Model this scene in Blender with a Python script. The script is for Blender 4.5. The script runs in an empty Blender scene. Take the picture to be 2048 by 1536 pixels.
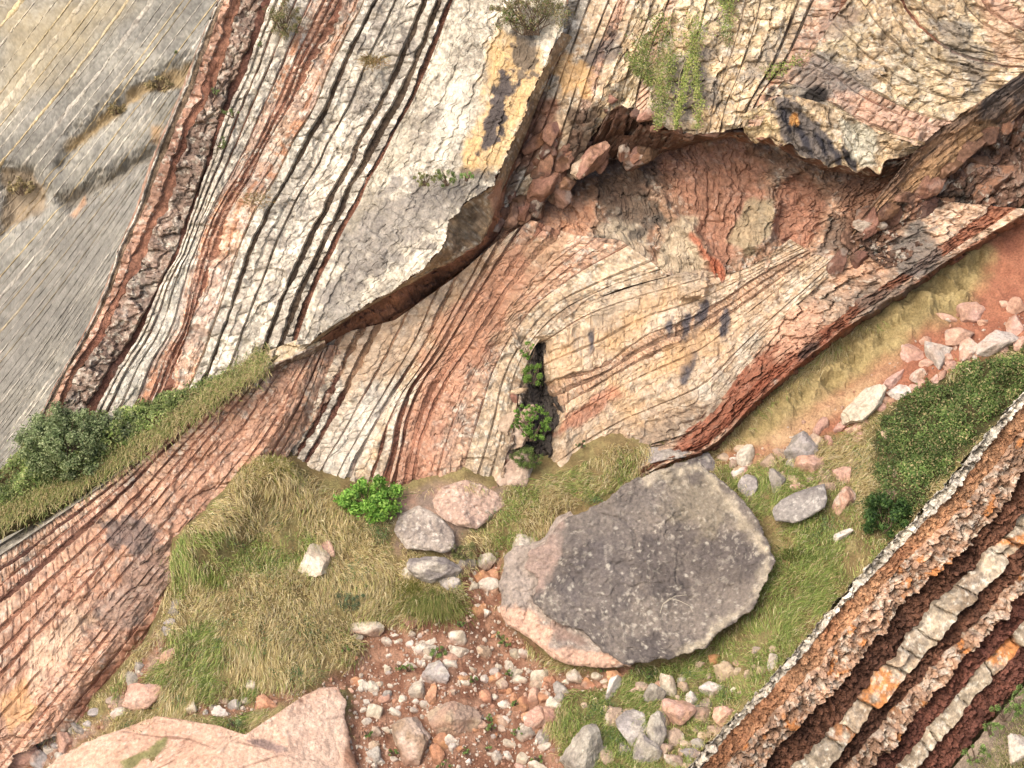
import bpy, math, random, time
import numpy as np
from mathutils import Vector, Matrix
T00 = time.time()
rnd = random.Random(7)
SC = bpy.context.scene
COLL = SC.collection

# ------------------------------------------------------------------ camera
PITCH = math.radians(25.0)
CAM = np.array([0.0, 0.0, 45.0])
FW = np.array([0.0, math.cos(PITCH), -math.sin(PITCH)])
RT = np.array([1.0, 0.0, 0.0])
UP = np.array([0.0, math.sin(PITCH), math.cos(PITCH)])
D0 = 70.0                      # metres from the lens to the main rock wall
SPAN = 36.0 / 70.0
cam_data = bpy.data.cameras.new('camera')
cam_data.lens = 70.0; cam_data.sensor_width = 36.0; cam_data.clip_end = 2000.0
cam = bpy.data.objects.new('camera', cam_data); COLL.objects.link(cam)
cam.location = CAM; cam.rotation_euler = (math.pi / 2 - PITCH, 0, 0)
SC.camera = cam

# ------------------------------------------------------------------ light
SUN_TO = np.array([-0.42, -0.52, 0.74]); SUN_TO /= np.linalg.norm(SUN_TO)
world = bpy.data.worlds.new('World'); SC.world = world; world.use_nodes = True
wn = world.node_tree; wn.nodes.clear()
sky = wn.nodes.new('ShaderNodeTexSky'); sky.sky_type = 'NISHITA'; sky.sun_disc = False
sky.sun_elevation = math.asin(SUN_TO[2]); sky.sun_rotation = math.atan2(SUN_TO[0], SUN_TO[1])
sky.air_density = 1.0; sky.dust_density = 6.0; sky.ozone_density = 1.0
bg = wn.nodes.new('ShaderNodeBackground'); bg.inputs['Strength'].default_value = 0.15
wo = wn.nodes.new('ShaderNodeOutputWorld')
wn.links.new(sky.outputs[0], bg.inputs['Color']); wn.links.new(bg.outputs[0], wo.inputs['Surface'])
sd = bpy.data.lights.new('sun', 'SUN'); sd.energy = 1.1; sd.angle = math.radians(50); sd.color = (1.0, 0.92, 0.80)
sun = bpy.data.objects.new('sun', sd); COLL.objects.link(sun)
sun.rotation_euler = Vector(-SUN_TO).to_track_quat('-Z', 'Y').to_euler()
SC.view_settings.view_transform = 'Standard'; SC.view_settings.look = 'None'
SC.view_settings.exposure = 0.90; SC.view_settings.gamma = 1.0
SC.cycles.max_bounces = 5; SC.cycles.diffuse_bounces = 3; SC.cycles.use_denoising = True

# ------------------------------------------------------------------ numeric helpers
def at(px, py, w=0.0):
    """photo direction -> point lying w metres in front of the main rock wall"""
    px = np.asarray(px, float); py = np.asarray(py, float); w = np.asarray(w, float)
    x = (px - 1024) / 2048 * SPAN; y = (768 - py) / 2048 * SPAN
    d = (D0 - w)[..., None]
    return CAM + d * (FW + x[..., None] * RT + y[..., None] * UP)

def _h(ix, iy, iz, seed):
    h = (ix.astype(np.uint32) * np.uint32(374761393) + iy.astype(np.uint32) * np.uint32(668265263)
         + iz.astype(np.uint32) * np.uint32(2147483647) + np.uint32((seed * 974634777 + 12345) & 0xffffffff))
    h = (h ^ (h >> np.uint32(13))) * np.uint32(1274126177)
    h = (h ^ (h >> np.uint32(15))) * np.uint32(2246822519)
    return ((h ^ (h >> np.uint32(14))) & np.uint32(0xffffff)).astype(np.float32) / np.float32(0xffffff)

def vnoise(P, seed=0):
    I = np.floor(P).astype(np.int64); f = (P - I).astype(np.float32)
    f = f * f * f * (f * (f * 6 - 15) + 10)
    x, y, z = I[:, 0], I[:, 1], I[:, 2]
    fx, fy, fz = f[:, 0], f[:, 1], f[:, 2]
    def L(a, b, t): return a + (b - a) * t
    x0 = L(L(_h(x, y, z, seed), _h(x + 1, y, z, seed), fx), L(_h(x, y + 1, z, seed), _h(x + 1, y + 1, z, seed), fx), fy)
    x1 = L(L(_h(x, y, z + 1, seed), _h(x + 1, y, z + 1, seed), fx), L(_h(x, y + 1, z + 1, seed), _h(x + 1, y + 1, z + 1, seed), fx), fy)
    return L(x0, x1, fz)

def fbm(P, octv=4, seed=0, gain=0.5):
    a, s, t = 1.0, 0.0, 0.0
    for o in range(octv):
        s = s + a * vnoise(P * (2.03 ** o) + o * 17.3, seed + o); t += a; a *= gain
    return s / t                                    # 0..1, mean .5

def sstep(a, b, x):
    t = np.clip((x - a) / (b - a), 0, 1); return t * t * (3 - 2 * t)

def voro(u, v, seed=0, jit=0.85):
    """cellular pattern: id hash (two randoms), F1, F2-F1 border distance, centre offset"""
    iu, iv = np.floor(u).astype(np.int64), np.floor(v).astype(np.int64)
    z = np.zeros_like(iu)
    best = np.full(u.shape, 9.0); sec = np.full(u.shape, 9.0)
    r1 = np.zeros(u.shape); r2 = np.zeros(u.shape); du = np.zeros(u.shape); dv = np.zeros(u.shape); cid = np.zeros(u.shape, np.int64)
    for a in (-1, 0, 1):
        for b in (-1, 0, 1):
            cu, cv = iu + a, iv + b
            pu = cu + 0.5 + jit * (_h(cu, cv, z, seed) - 0.5); pv = cv + 0.5 + jit * (_h(cu, cv, z, seed + 5) - 0.5)
            d = (np.abs(u - pu) ** 4 + np.abs(v - pv) ** 4) ** .25
            m = d < best
            sec = np.where(m, best, np.minimum(sec, d))
            best = np.where(m, d, best)
            r1 = np.where(m, _h(cu, cv, z, seed + 9), r1); r2 = np.where(m, _h(cu, cv, z, seed + 11), r2)
            du = np.where(m, u - pu, du); dv = np.where(m, v - pv, dv)
            cid = np.where(m, (cu + 5000) * 20000 + cv + 5000, cid)
    return cid, r1, r2, sec - best, du, dv

def lin(c):
    c = np.asarray(c, float) / 255.0
    return np.where(c <= 0.04045, c / 12.92, ((c + 0.055) / 1.055) ** 2.4)
ALB = 0.72
def alb(c):
    l = lin(c); g = l @ np.array([.3, .55, .15])
    return (l * .86 + .14 * g) * ALB

def sdf_poly(px, py, poly):
    """signed distance in photo pixels, negative inside"""
    pts = np.asarray(poly, float); n = len(pts)
    d = np.full(px.shape, 1e9); ins = np.zeros(px.shape, bool)
    for i in range(n):
        ax, ay = pts[i]; bx, by = pts[(i + 1) % n]
        ex, ey = bx - ax, by - ay
        t = np.clip(((px - ax) * ex + (py - ay) * ey) / (ex * ex + ey * ey + 1e-9), 0, 1)
        d = np.minimum(d, np.hypot(px - ax - t * ex, py - ay - t * ey))
        c = ((ay > py) != (by > py)) & (px < (bx - ax) * (py - ay) / (by - ay + 1e-12) + ax)
        ins ^= c
    return np.where(ins, -d, d)

# ------------------------------------------------------------------ materials
MATS = {}
def rock_mat(name, fine=9.0, bump=0.5, rough=0.92, var=0.35, crack=0.0, cs=3.2):
    m = bpy.data.materials.new(name); m.use_nodes = True
    nt = m.node_tree; nt.nodes.clear(); N = nt.nodes.new; L = nt.links.new
    out = N('ShaderNodeOutputMaterial'); b = N('ShaderNodeBsdfPrincipled'); L(b.outputs[0], out.inputs[0])
    b.inputs['Roughness'].default_value = rough; b.inputs['Specular IOR Level'].default_value = 0.2
    a = N('ShaderNodeAttribute'); a.attribute_name = 'Col'
    tc = N('ShaderNodeNewGeometry')
    n1 = N('ShaderNodeTexNoise'); n1.inputs['Scale'].default_value = fine; n1.inputs['Detail'].default_value = 6; n1.inputs['Roughness'].default_value = 0.7
    L(tc.outputs['Position'], n1.inputs['Vector'])
    mr = N('ShaderNodeMapRange'); mr.inputs[1].default_value = 0.25; mr.inputs[2].default_value = 0.75
    mr.inputs[3].default_value = 1 - var; mr.inputs[4].default_value = 1 + var
    L(n1.outputs['Fac'], mr.inputs[0])
    mx = N('ShaderNodeMix'); mx.data_type = 'RGBA'; mx.blend_type = 'MULTIPLY'; mx.inputs[0].default_value = 1.0
    L(a.outputs['Color'], mx.inputs[6]); L(mr.outputs[0], mx.inputs[7]); L(mx.outputs[2], b.inputs['Base Color'])
    n2 = N('ShaderNodeTexNoise'); n2.inputs['Scale'].default_value = fine * 1.6; n2.inputs['Detail'].default_value = 8; n2.inputs['Roughness'].default_value = 0.65
    L(tc.outputs['Position'], n2.inputs['Vector'])
    bp = N('ShaderNodeBump'); bp.inputs['Strength'].default_value = bump; bp.inputs['Distance'].default_value = 0.08
    hsrc = n2.outputs['Fac']
    if crack > 0:                       # fine joints: narrow irregular cells, darkened by dirt and slightly cut in
        nd = N('ShaderNodeTexNoise'); nd.inputs['Scale'].default_value = 1.7; nd.inputs['Detail'].default_value = 5
        L(tc.outputs['Position'], nd.inputs['Vector'])
        va = N('ShaderNodeVectorMath'); va.operation = 'MULTIPLY_ADD'; va.inputs[1].default_value = (.22, .22, .22)
        L(nd.outputs['Color'], va.inputs[0]); L(tc.outputs['Position'], va.inputs[2])
        vo = N('ShaderNodeTexVoronoi'); vo.feature = 'DISTANCE_TO_EDGE'; vo.inputs['Scale'].default_value = cs
        L(va.outputs[0], vo.inputs['Vector'])
        ng = N('ShaderNodeTexNoise'); ng.inputs['Scale'].default_value = 1.1; ng.inputs['Detail'].default_value = 4
        L(tc.outputs['Position'], ng.inputs['Vector'])
        wd_ = N('ShaderNodeMapRange'); wd_.inputs[1].default_value = .42; wd_.inputs[2].default_value = .62; wd_.inputs[3].default_value = .004; wd_.inputs[4].default_value = .07
        L(ng.outputs['Fac'], wd_.inputs[0])
        cm = N('ShaderNodeMapRange'); cm.inputs[1].default_value = 0.0; L(wd_.outputs[0], cm.inputs[2]); cm.inputs[3].default_value = 0.0; cm.inputs[4].default_value = 1.0
        L(vo.outputs['Distance'], cm.inputs[0])
        dk = N('ShaderNodeMapRange'); dk.inputs[3].default_value = 1 - crack; dk.inputs[4].default_value = 1.0; L(cm.outputs[0], dk.inputs[0])
        m2 = N('ShaderNodeMix'); m2.data_type = 'RGBA'; m2.blend_type = 'MULTIPLY'; m2.inputs[0].default_value = 1.0
        L(mx.outputs[2], m2.inputs[6]); L(dk.outputs[0], m2.inputs[7]); L(m2.outputs[2], b.inputs['Base Color'])
        ad = N('ShaderNodeMath'); ad.operation = 'MULTIPLY_ADD'; ad.inputs[1].default_value = .55
        L(cm.outputs[0], ad.inputs[0]); L(n2.outputs['Fac'], ad.inputs[2]); hsrc = ad.outputs[0]
    L(hsrc, bp.inputs['Height']); L(bp.outputs[0], b.inputs['Normal'])
    MATS[name] = m; return m
def leaf_mat(name, rough=0.6):
    m = bpy.data.materials.new(name); m.use_nodes = True
    nt = m.node_tree; nt.nodes.clear(); N = nt.nodes.new; L = nt.links.new
    out = N('ShaderNodeOutputMaterial'); b = N('ShaderNodeBsdfPrincipled')
    b.inputs['Roughness'].default_value = rough; b.inputs['Specular IOR Level'].default_value = 0.25
    a = N('ShaderNodeAttribute'); a.attribute_name = 'Col'
    tc = N('ShaderNodeNewGeometry'); n1 = N('ShaderNodeTexNoise'); n1.inputs['Scale'].default_value = 30.0
    L(tc.outputs['Position'], n1.inputs['Vector'])
    mr = N('ShaderNodeMapRange'); mr.inputs[3].default_value = 0.7; mr.inputs[4].default_value = 1.3; L(n1.outputs['Fac'], mr.inputs[0])
    mx = N('ShaderNodeMix'); mx.data_type = 'RGBA'; mx.blend_type = 'MULTIPLY'; mx.inputs[0].default_value = 1.0
    L(a.outputs['Color'], mx.inputs[6]); L(mr.outputs[0], mx.inputs[7]); L(mx.outputs[2], b.inputs['Base Color'])
    tr = N('ShaderNodeBsdfTranslucent'); L(mx.outputs[2], tr.inputs['Color'])
    ms = N('ShaderNodeMixShader'); ms.inputs[0].default_value = 0.3
    L(b.outputs[0], ms.inputs[1]); L(tr.outputs[0], ms.inputs[2]); L(ms.outputs[0], out.inputs[0])
    MATS[name] = m; return m
M_LIME = rock_mat('limestone', 8.0, 0.5, .92, .45, .13, 2.8)
M_SLAB = rock_mat('slab_limestone', 8.0, 0.8, .92, .45, .12, 1.5)
M_MUD = rock_mat('mudstone', 10.0, 0.9, 0.95, 0.42, .12, 5.0)
M_STONE = rock_mat('loose_stone', 9.0, 0.8, .92, .45)
M_SOIL = rock_mat('soil', 14.0, 0.9, 0.97, 0.5)
M_SHALE = rock_mat('grey_shale', 5.0, 0.4, 0.95, 0.2)
M_GRASS = leaf_mat('grass_blade', 0.7)
M_LEAF = leaf_mat('leaf', 0.5)
M_BARK = rock_mat('bark', 20.0, 0.5)

# ------------------------------------------------------------------ mesh helpers
def mkmesh(name, V, F, C, mat, parent=None, smooth=False, origin=None):
    """F: (n,3) or (n,4) int array; C: (nv,3) linear colours"""
    me = bpy.data.meshes.new(name); k = F.shape[1]
    V = np.asarray(V, np.float32)
    if origin is not None: V = V - np.asarray(origin, np.float32)
    me.vertices.add(len(V)); me.vertices.foreach_set('co', np.ascontiguousarray(V).ravel())
    me.loops.add(F.size); me.loops.foreach_set('vertex_index', np.ascontiguousarray(F, np.int32).ravel())
    me.polygons.add(len(F)); me.polygons.foreach_set('loop_start', np.arange(len(F), dtype=np.int32) * k)
    me.polygons.foreach_set('use_smooth', np.full(len(F), smooth))
    me.update(calc_edges=True)
    at_ = me.attributes.new('Col', 'FLOAT_COLOR', 'POINT')
    C4 = np.ones((len(V), 4), np.float32); C4[:, :3] = np.clip(C, 0.003, 0.9); at_.data.foreach_set('color', C4.ravel())
    me.materials.append(mat)
    o = bpy.data.objects.new(name, me); COLL.objects.link(o)
    if origin is not None: o.location = [float(x) for x in origin]
    if parent is not None:
        o.parent = parent
        if parent.type == 'EMPTY': o.matrix_parent_inverse = Matrix.Translation(-parent.location)
    return o
def sub(V, F, C, mask):
    f = F[mask]; idx, inv = np.unique(f.ravel(), return_inverse=True)
    return V[idx], inv.reshape(f.shape), C[idx]
def tag(o, label=None, cat=None, group=None, kind=None):
    if label: o['label'] = label
    if cat: o['category'] = cat
    if group: o['group'] = group
    if kind: o['kind'] = kind
    return o
def empty(name, label=None, cat=None, group=None, kind=None, loc=(0, 0, 0)):
    o = bpy.data.objects.new(name, None); COLL.objects.link(o); o.location = [float(v) for v in loc]
    return tag(o, label, cat, group, kind)

def curve(pts, n):
    """resample (px,py,w) control points by chord length, Catmull-Rom smoothed, to n+1 points"""
    P = np.asarray(pts, float)
    d = np.r_[0, np.cumsum(np.hypot(*(P[1:, :2] - P[:-1, :2]).T))]; d /= d[-1]
    t = np.linspace(0, 1, n + 1)
    m = np.gradient(P, d, axis=0) if len(P) > 2 else np.repeat(((P[1] - P[0]) / (d[1] - d[0]))[None], 2, 0)
    i = np.clip(np.searchsorted(d, t, side='right') - 1, 0, len(P) - 2)
    h = (d[i + 1] - d[i])[:, None]; s = ((t - d[i]) / (d[i + 1] - d[i]))[:, None]
    return ((2 * s**3 - 3 * s**2 + 1) * P[i] + (s**3 - 2 * s**2 + s) * h * m[i] + (-2 * s**3 + 3 * s**2) * P[i + 1] + (s**3 - s**2) * h * m[i + 1])

STAINS_SHADES = []          # (set name or None, polygon px, colour, strength, softness px, noise amount, lattice per m)
DENTS = []           # (set name, polygon, depth m, softness)
def stain_shade(which, poly, col, strength=0.8, soft=10, noise=22, freq=2.2): STAINS_SHADES.append((which, poly, alb(col), strength, soft, noise, freq))
def ell(cx, cy, a, b, rot=0, n=14):
    r = math.radians(rot)
    return [(cx + a * math.cos(t) * math.cos(r) - b * math.sin(t) * math.sin(r), cy + a * math.cos(t) * math.sin(r) + b * math.sin(t) * math.cos(r))
            for t in [2 * math.pi * k / n for k in range(n)]]
def apply_stains_shades(which, px, py, pos, C):
    lo = (px.min(), py.min()); hi = (px.max(), py.max())
    for k, (w, poly, col, st, soft, nz, fr) in enumerate(STAINS_SHADES):
        if w is not None and which not in (w if isinstance(w, tuple) else (w,)): continue
        xs = [p[0] for p in poly]; ys = [p[1] for p in poly]; mg = soft + nz
        if max(xs) + mg < lo[0] or min(xs) - mg > hi[0] or max(ys) + mg < lo[1] or min(ys) - mg > hi[1]: continue
        m = (px > min(xs) - mg) & (px < max(xs) + mg) & (py > min(ys) - mg) & (py < max(ys) + mg)
        if not m.any(): continue
        d = sdf_poly(px[m], py[m], poly) + (fbm(pos[m] * fr, 4, 300 + k) - 0.5) * 2 * nz
        a = (st * sstep(soft, -soft, d))[:, None]
        C[m] = C[m] * (1 - a) + col * (0.75 + 0.5 * vnoise(pos[m] * 4.0, 91))[:, None] * a
    return C

# ------------------------------------------------------------------ strata
# H height (m), c colours, j joint spacing (m), jd joint depth, ba block offset, ro roughness, ti tilt, pale / dark lichen amounts, v = cellular cracks (along, across, m)
BT = dict(
 w=dict(H=.15, c=[(216,205,186),(196,184,165)], j=.62, jd=.055, ba=.07, ro=.10, ti=.10, pale=.35, dark=.40),
 W=dict(H=.12, c=[(218,207,188),(200,189,170)], v=(1.4,.4), jd=.035, ba=.05, ro=.12, ti=.0, pale=.35, dark=.35),
 g=dict(H=.14, c=[(196,186,168),(172,162,146)], j=.60, jd=.055, ba=.07, ro=.10, ti=.10, pale=.55, dark=.3),
 k=dict(H=-.21, c=[(126,106,86),(104,86,70)], ro=.08, ti=0),
 d=dict(H=-.07, c=[(176,150,122),(150,126,100)], ro=.08, ti=0),
 r=dict(H=-.14, c=[(180,126,98),(154,102,80)], ro=.07, ti=0),
 R=dict(H=-.22, c=[(136,90,72),(110,74,62)], ro=.06, ti=0),
 q=dict(H=.10, c=[(200,154,126),(174,130,106)], j=.30, jd=.07, ba=.07, ro=.09, ti=.06, dark=.15),
 p=dict(H=.08, c=[(212,172,140),(192,148,118)], j=.36, jd=.08, ba=.08, ro=.11, ti=.05, pale=.12, dark=.25),
 P=dict(H=.08, c=[(210,168,138),(188,146,118)], v=(.8,.4), jd=.06, ba=.09, ro=.15, ti=0, pale=.1, dark=.3),
 o=dict(H=.05, c=[(214,174,142),(196,166,146)], v=(1.6,.22), jd=.03, ba=.04, ro=.10, ti=0, pale=.4, dark=.35, streak=(205,140,95)),
 t=dict(H=.08, c=[(210,184,150),(192,164,130)], j=.62, jd=.035, ba=.06, ro=.06, ti=.05, pale=.25, dark=.10),
 T=dict(H=.06, c=[(206,180,146),(182,152,120)], v=(1.1,.5), jd=.05, ba=.07, ro=.10, ti=0, pale=.2, dark=.2),
 y=dict(H=.10, c=[(210,184,150),(196,168,134)], j=.8, jd=.03, ba=.04, ro=.05, ti=.05, pale=.25, dark=.05),
 b=dict(H=.10, c=[(156,130,112),(132,108,94)], v=(.6,.5), jd=.06, ba=.18, ro=.16, ti=0, pale=.2, dark=.3),
 a=dict(H=.12, c=[(214,194,168),(200,178,150)], j=.7, jd=.035, ba=.05, ro=.06, ti=.05, pale=.3, dark=.12),
 s=dict(H=.035, c=[(200,192,174),(184,177,163)], v=(.5,.22), jd=.02, ba=.03, ro=.03, ti=0, pale=.1),
 S=dict(H=.0, c=[(174,170,156),(158,155,145)], ro=.035, ti=0, streak=(146,142,132), stf=11.0),
 Y=dict(H=.05, c=[(216,196,154),(206,184,138)], v=(.3,.15), jd=.02, ba=.03, ro=.035, ti=0),
 B=dict(H=.0, c=[(200,150,106),(176,122,82)], v=(.16,.13), jd=.04, ba=.09, ro=.10, ti=0),
 N=dict(H=-.26, c=[(136,92,68),(100,66,50)], v=(.20,.15), jd=.06, ba=.17, ro=.18, ti=0),
 M=dict(H=-.24, c=[(138,86,68),(108,66,54)], v=(.18,.14), jd=.05, ba=.15, ro=.16, ti=0),
 G=dict(H=.20, c=[(186,168,140),(154,132,106)], j=.70, jd=.30, ba=.28, miss=.16, ro=.12, ti=.10, pale=.15, dark=.15, orange=.42),
 K=dict(H=.20, c=[(200,160,128),(174,136,106)], v=(.34,.20), jd=.08, ba=.24, ro=.18, ti=.12, pale=.25, orange=.12),
 L=dict(H=.16, c=[(238,228,208),(212,198,176)], v=(.30,.24), jd=.10, ba=.30, ro=.18, ti=.0, pale=.3),
)
MUDS = set('kdrRBNMS')
NBLK = 0
def bedset(root, key, guides, spec, w0=0.0, res=0.0445, bnd=(-140, 2190), seed=1, limit=300, clip=None, mat=None, wob=0.10, names=('mudstone_bed', 'limestone_bed'), amp=1.0,
           macro=.5, nrm=None):
    """loft beds between the guide curves; every bed is a part of root and its larger blocks are sub-parts"""
    global NBLK
    G = [[(p[0], p[1], p[2] if len(p) > 2 else (w0(p[0], p[1]) if callable(w0) else w0)) for p in g] for g in guides]
    mpp = SPAN * D0 / 2048
    Ls = [sum(math.hypot(a[0]-b[0], a[1]-b[1]) for a, b in zip(g, g[1:])) * mpp for g in G]
    n = int(max(Ls) / res); Lm = max(Ls)
    cur = np.stack([curve(g, n) for g in G])                     # K, n+1, 3
    K = len(G)
    nv = np.asarray(-FW if nrm is None else nrm, float); nv = nv / np.linalg.norm(nv)
    bounds, codes = [0.0], []
    for k, s in enumerate(spec):
        items = []
        for tok in s.split():
            items.append((tok[0], float(tok[1:])))
        tot = sum(i[1] for i in items); acc = 0
        for c, wgt in items:
            acc += wgt; codes.append(c); bounds.append(k + acc / tot)
    t = np.linspace(0, 1, n + 1); s_m = t * Lm
    nb = len(codes)
    Bd = np.zeros((nb + 1, n + 1))
    for j, b in enumerate(bounds):
        x = np.stack([s_m * 0.35, np.full(n + 1, j * 3.7), np.full(n + 1, seed * 9.1)], 1)
        x2 = x * np.array([6.0, 1, 1]) + 40
        left = b - bounds[j - 1] if j > 0 else 1; right = bounds[j + 1] - b if j < nb else 1
        a = wob * min(left, right) * (0 if j in (0, nb) else 1)
        Bd[j] = np.clip(b + a * 2 * ((vnoise(x, seed) - .5) * 1.8 + (vnoise(x2, seed + 3) - .5) * 1.3 + (vnoise(x2 * np.array([4, 1, 1]), seed + 4) - .5) * .7), 0, K - 1)
    def pos_of(g):                                               # g: (n+1, m) global bed coordinate
        i = np.clip(np.floor(g).astype(int), 0, K - 2); f = (g - i)[..., None]
        ar = np.arange(n + 1)[:, None]
        return cur[i, ar] * (1 - f) + cur[i + 1, ar] * f
    Hs = []
    for j, c in enumerate(codes):
        am = pos_of(np.full((n + 1, 1), bounds[j]))[:, 0]; bm = pos_of(np.full((n + 1, 1), bounds[j + 1]))[:, 0]
        tm = np.median(np.hypot(bm[:, 0] - am[:, 0], bm[:, 1] - am[:, 1])) * mpp
        hh = BT[c]['H'] * (1.0 if c in 'kR' else amp)
        Hs.append(max(hh, -0.75 * tm) if hh < 0 else min(hh, .12 + .25 * tm))
    parts, blocks = [], []
    HC = []
    for j, c in enumerate(codes):
        mo = vnoise(np.stack([s_m * .55, np.full(n + 1, j * 5.1), np.full(n + 1, seed * 2.3)], 1), seed + 60) * .65 + vnoise(np.stack([s_m * 1.9, np.full(n + 1, j * 5.1), np.full(n + 1, seed * 2.3)], 1), seed + 61) * .35
        lo_, hi_ = (.15, 1.0) if c in 'kRr' else (-.6, 1.0) if c == 'd' else (.55, 1.15)
        HC.append(Hs[j] * (lo_ + (hi_ - lo_) * sstep(.28, .62, mo)) if c in 'kRrd' else Hs[j] * (lo_ + (hi_ - lo_) * mo))
    for j, c in enumerate(codes):
        bt = BT[c]
        a0, a1 = pos_of(Bd[j][:, None])[:, 0], pos_of(Bd[j + 1][:, None])[:, 0]
        Tm = np.median(np.hypot(a1[:, 0] - a0[:, 0], a1[:, 1] - a0[:, 1])) * mpp
        m = max(3, int(math.ceil(Tm / res)))
        q = np.linspace(0, 1, m + 1)
        q = np.sort(np.r_[q, 0.03 + 0 * q[:1], 0.97 + 0 * q[:1]]) if m > 3 else np.array([0, .12, .35, .65, .88, 1.0])
        mq = len(q) - 1
        g = Bd[j][:, None] + (Bd[j + 1] - Bd[j])[:, None] * q[None, :]
        lay = pos_of(g)                                          # px,py,w
        P = at(lay[..., 0], lay[..., 1], lay[..., 2])
        pf = P.reshape(-1, 3); px = lay[..., 0].ravel(); py = lay[..., 1].ravel()
        S = np.repeat(s_m[:, None], mq + 1, 1).ravel(); Q = np.repeat(q[None, :], n + 1, 0).ravel(); X = Q * Tm
        ec = lambda a_: np.repeat(a_[:, None], mq + 1, 1).ravel()
        hc_ = ec(HC[j])
        e0 = ec(np.minimum(HC[j - 1], HC[j])) if j > 0 else hc_
        e1 = ec(np.minimum(HC[j + 1], HC[j])) if j < nb - 1 else hc_
        ew = min(0.22, max(0.03, 0.04 / max(Tm, .02)))
        hd = (bt.get('ti', 0)) * (Q - 0.45)
        h = hc_ + hd * amp
        nz = fbm(pf * 1.7, 5, seed + 31, 0.55) - 0.5
        nf = vnoise(pf * 9.0, seed + 77) - 0.5
        bid = np.zeros(len(pf), np.int64); blk = np.zeros(len(pf)); joint = np.zeros(len(pf))
        rs = np.random.RandomState(seed * 1000 + j)
        if 'j' in bt:
            js = bt['j'] * min(1.6, max(0.6, Tm / 0.3))
            ed = np.cumsum(js * (0.45 + 1.1 * rs.rand(int(Lm / js * 1.4) + 4))); ed = np.r_[-1.0, ed[ed < Lm + 3]]
            sk = S + X * rs.uniform(-.35, .35) + (fbm(pf * 2.5, 2, seed + 5) - .5) * 0.25
            bid = np.clip(np.searchsorted(ed, sk) - 1, 0, len(ed) - 2)
            lo, hi = ed[bid], ed[bid + 1]
            dj = np.minimum(sk - lo, hi - sk)
            r = rs.rand(len(ed), 4)
            blk = r[bid, 0]
            mid = (lo + hi) / 2
            h = h + amp * bt['ba'] * ((r[bid, 1] - .6) * 1.5 + (r[bid, 2] - .5) * 2.2 * (sk - mid) / (hi - lo) + (r[bid, 3] - .5) * 1.2 * (Q - .5))
            if bt.get('miss'): h = h - .34 * (rs.rand(len(ed)) < bt['miss'])[bid] - .30 * (rs.rand(len(ed)) < .25)[bid] * (Q > rs.uniform(.35, .7, len(ed))[bid])
            jw = 0.022 + 0.02 * r[bid, 2]
            joint = np.exp(-(dj / jw) ** 2) * (0.35 + 0.65 * r[bid, 3])
            h = h - amp * (bt['jd'] * joint + 0.05 * np.exp(-dj / 0.07))
        elif 'v' in bt:
            su, sv = bt['v']
            wx = (fbm(pf * 1.6, 3, seed + 8) - .5) * .6; wy = (fbm(pf * 1.6 + 50, 3, seed + 9) - .5) * .6
            cid, r1, r2, bd, du, dv = voro(S / su + wx + j * 7, X / sv + wy + j * 3, seed + j)
            uq, bid = np.unique(cid, return_inverse=True)
            blk = r1
            h = h + amp * bt['ba'] * ((r1 - .5) * 1.8 + (r2 - .5) * 2.0 * du + (_h(cid, cid * 0, cid * 0, 3) - .4) * 2.0 * dv)
            joint = np.exp(-(bd / 0.09) ** 2) * (0.35 + .65 * r2)
            h = h - amp * bt['jd'] * (joint + 0.4 * np.exp(-bd / 0.2))
            _, s1, s2, b2, du2, dv2 = voro(S / su * 2.3 + wx * 2 + j * 5, X / sv * 2.1 + wy * 2, seed + j + 40)
            h = h + amp * bt['ba'] * .55 * ((s1 - .5) * 1.4 + (s2 - .5) * 2.0 * du2 + (s1 - .3) * 1.4 * dv2) - amp * bt['jd'] * .35 * np.exp(-(b2 / .10) ** 2) * s2
        h = h + amp * bt['ro'] * (nz * 1.9 + nf * 0.45)
        k0 = sstep(0, ew, Q); k1 = sstep(0, ew, 1 - Q)
        if j > 0: h = e0 - .01 + (h - e0 + .01) * k0
        if j < nb - 1: h = e1 - .01 + (h - e1 + .01) * k1
        rag = (fbm(pf * 3.2, 3, seed + 15) - .5)
        for (wh, poly, dep, soft) in DENTS:
            if wh == key:
                sd_ = sdf_poly(px, py, poly) + rag * 20
                h = h + dep * sstep(soft, -soft, sd_)
        if macro:
            h = h + macro * ((fbm(pf * .33, 3, 881) - .5) * 1.5 - .24 * sstep(.52, .60, fbm(pf * .8, 3, 883)) - .10 * sstep(.54, .62, fbm(pf * 1.9 + 7, 2, 885)))
        PV = pf + nv * h[:, None]
        # ---- colour
        cc = [alb(x) for x in bt['c']]
        f1 = sstep(.3, .7, fbm(pf * 0.9, 4, seed + 21))
        C = cc[0] * (1 - f1[:, None]) + cc[1] * f1[:, None]
        C = C * (1 + 0.34 * (blk - .5))[:, None]
        if bt.get('streak'):
            sx = fbm(np.stack([S * .3, X * bt.get('stf', 5.0) + j * 3, X * 0 + seed], 1), 3, seed + 4)
            a = (sstep(.5, .68, sx) * .75)[:, None]; C = C * (1 - a) + alb(bt['streak']) * a
        if bt.get('orange'):
            hb = _h(bid, bid * 0 + j, bid * 0, seed + 2)
            a = (np.where(hb < bt['orange'], 1, 0) * sstep(.36, .56, fbm(pf * 2.2, 3, seed + 61)) * .95)[:, None]
            C = C * (1 - a) + alb((196, 126, 58)) * a
        if bt.get('dark'):
            a = (sstep(.52, .68, fbm(pf * 1.1, 5, seed + 41, .62)) * bt['dark'] * 1.5)[:, None].clip(0, .85)
            C = C * (1 - a) + alb((134, 124, 114)) * a
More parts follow.
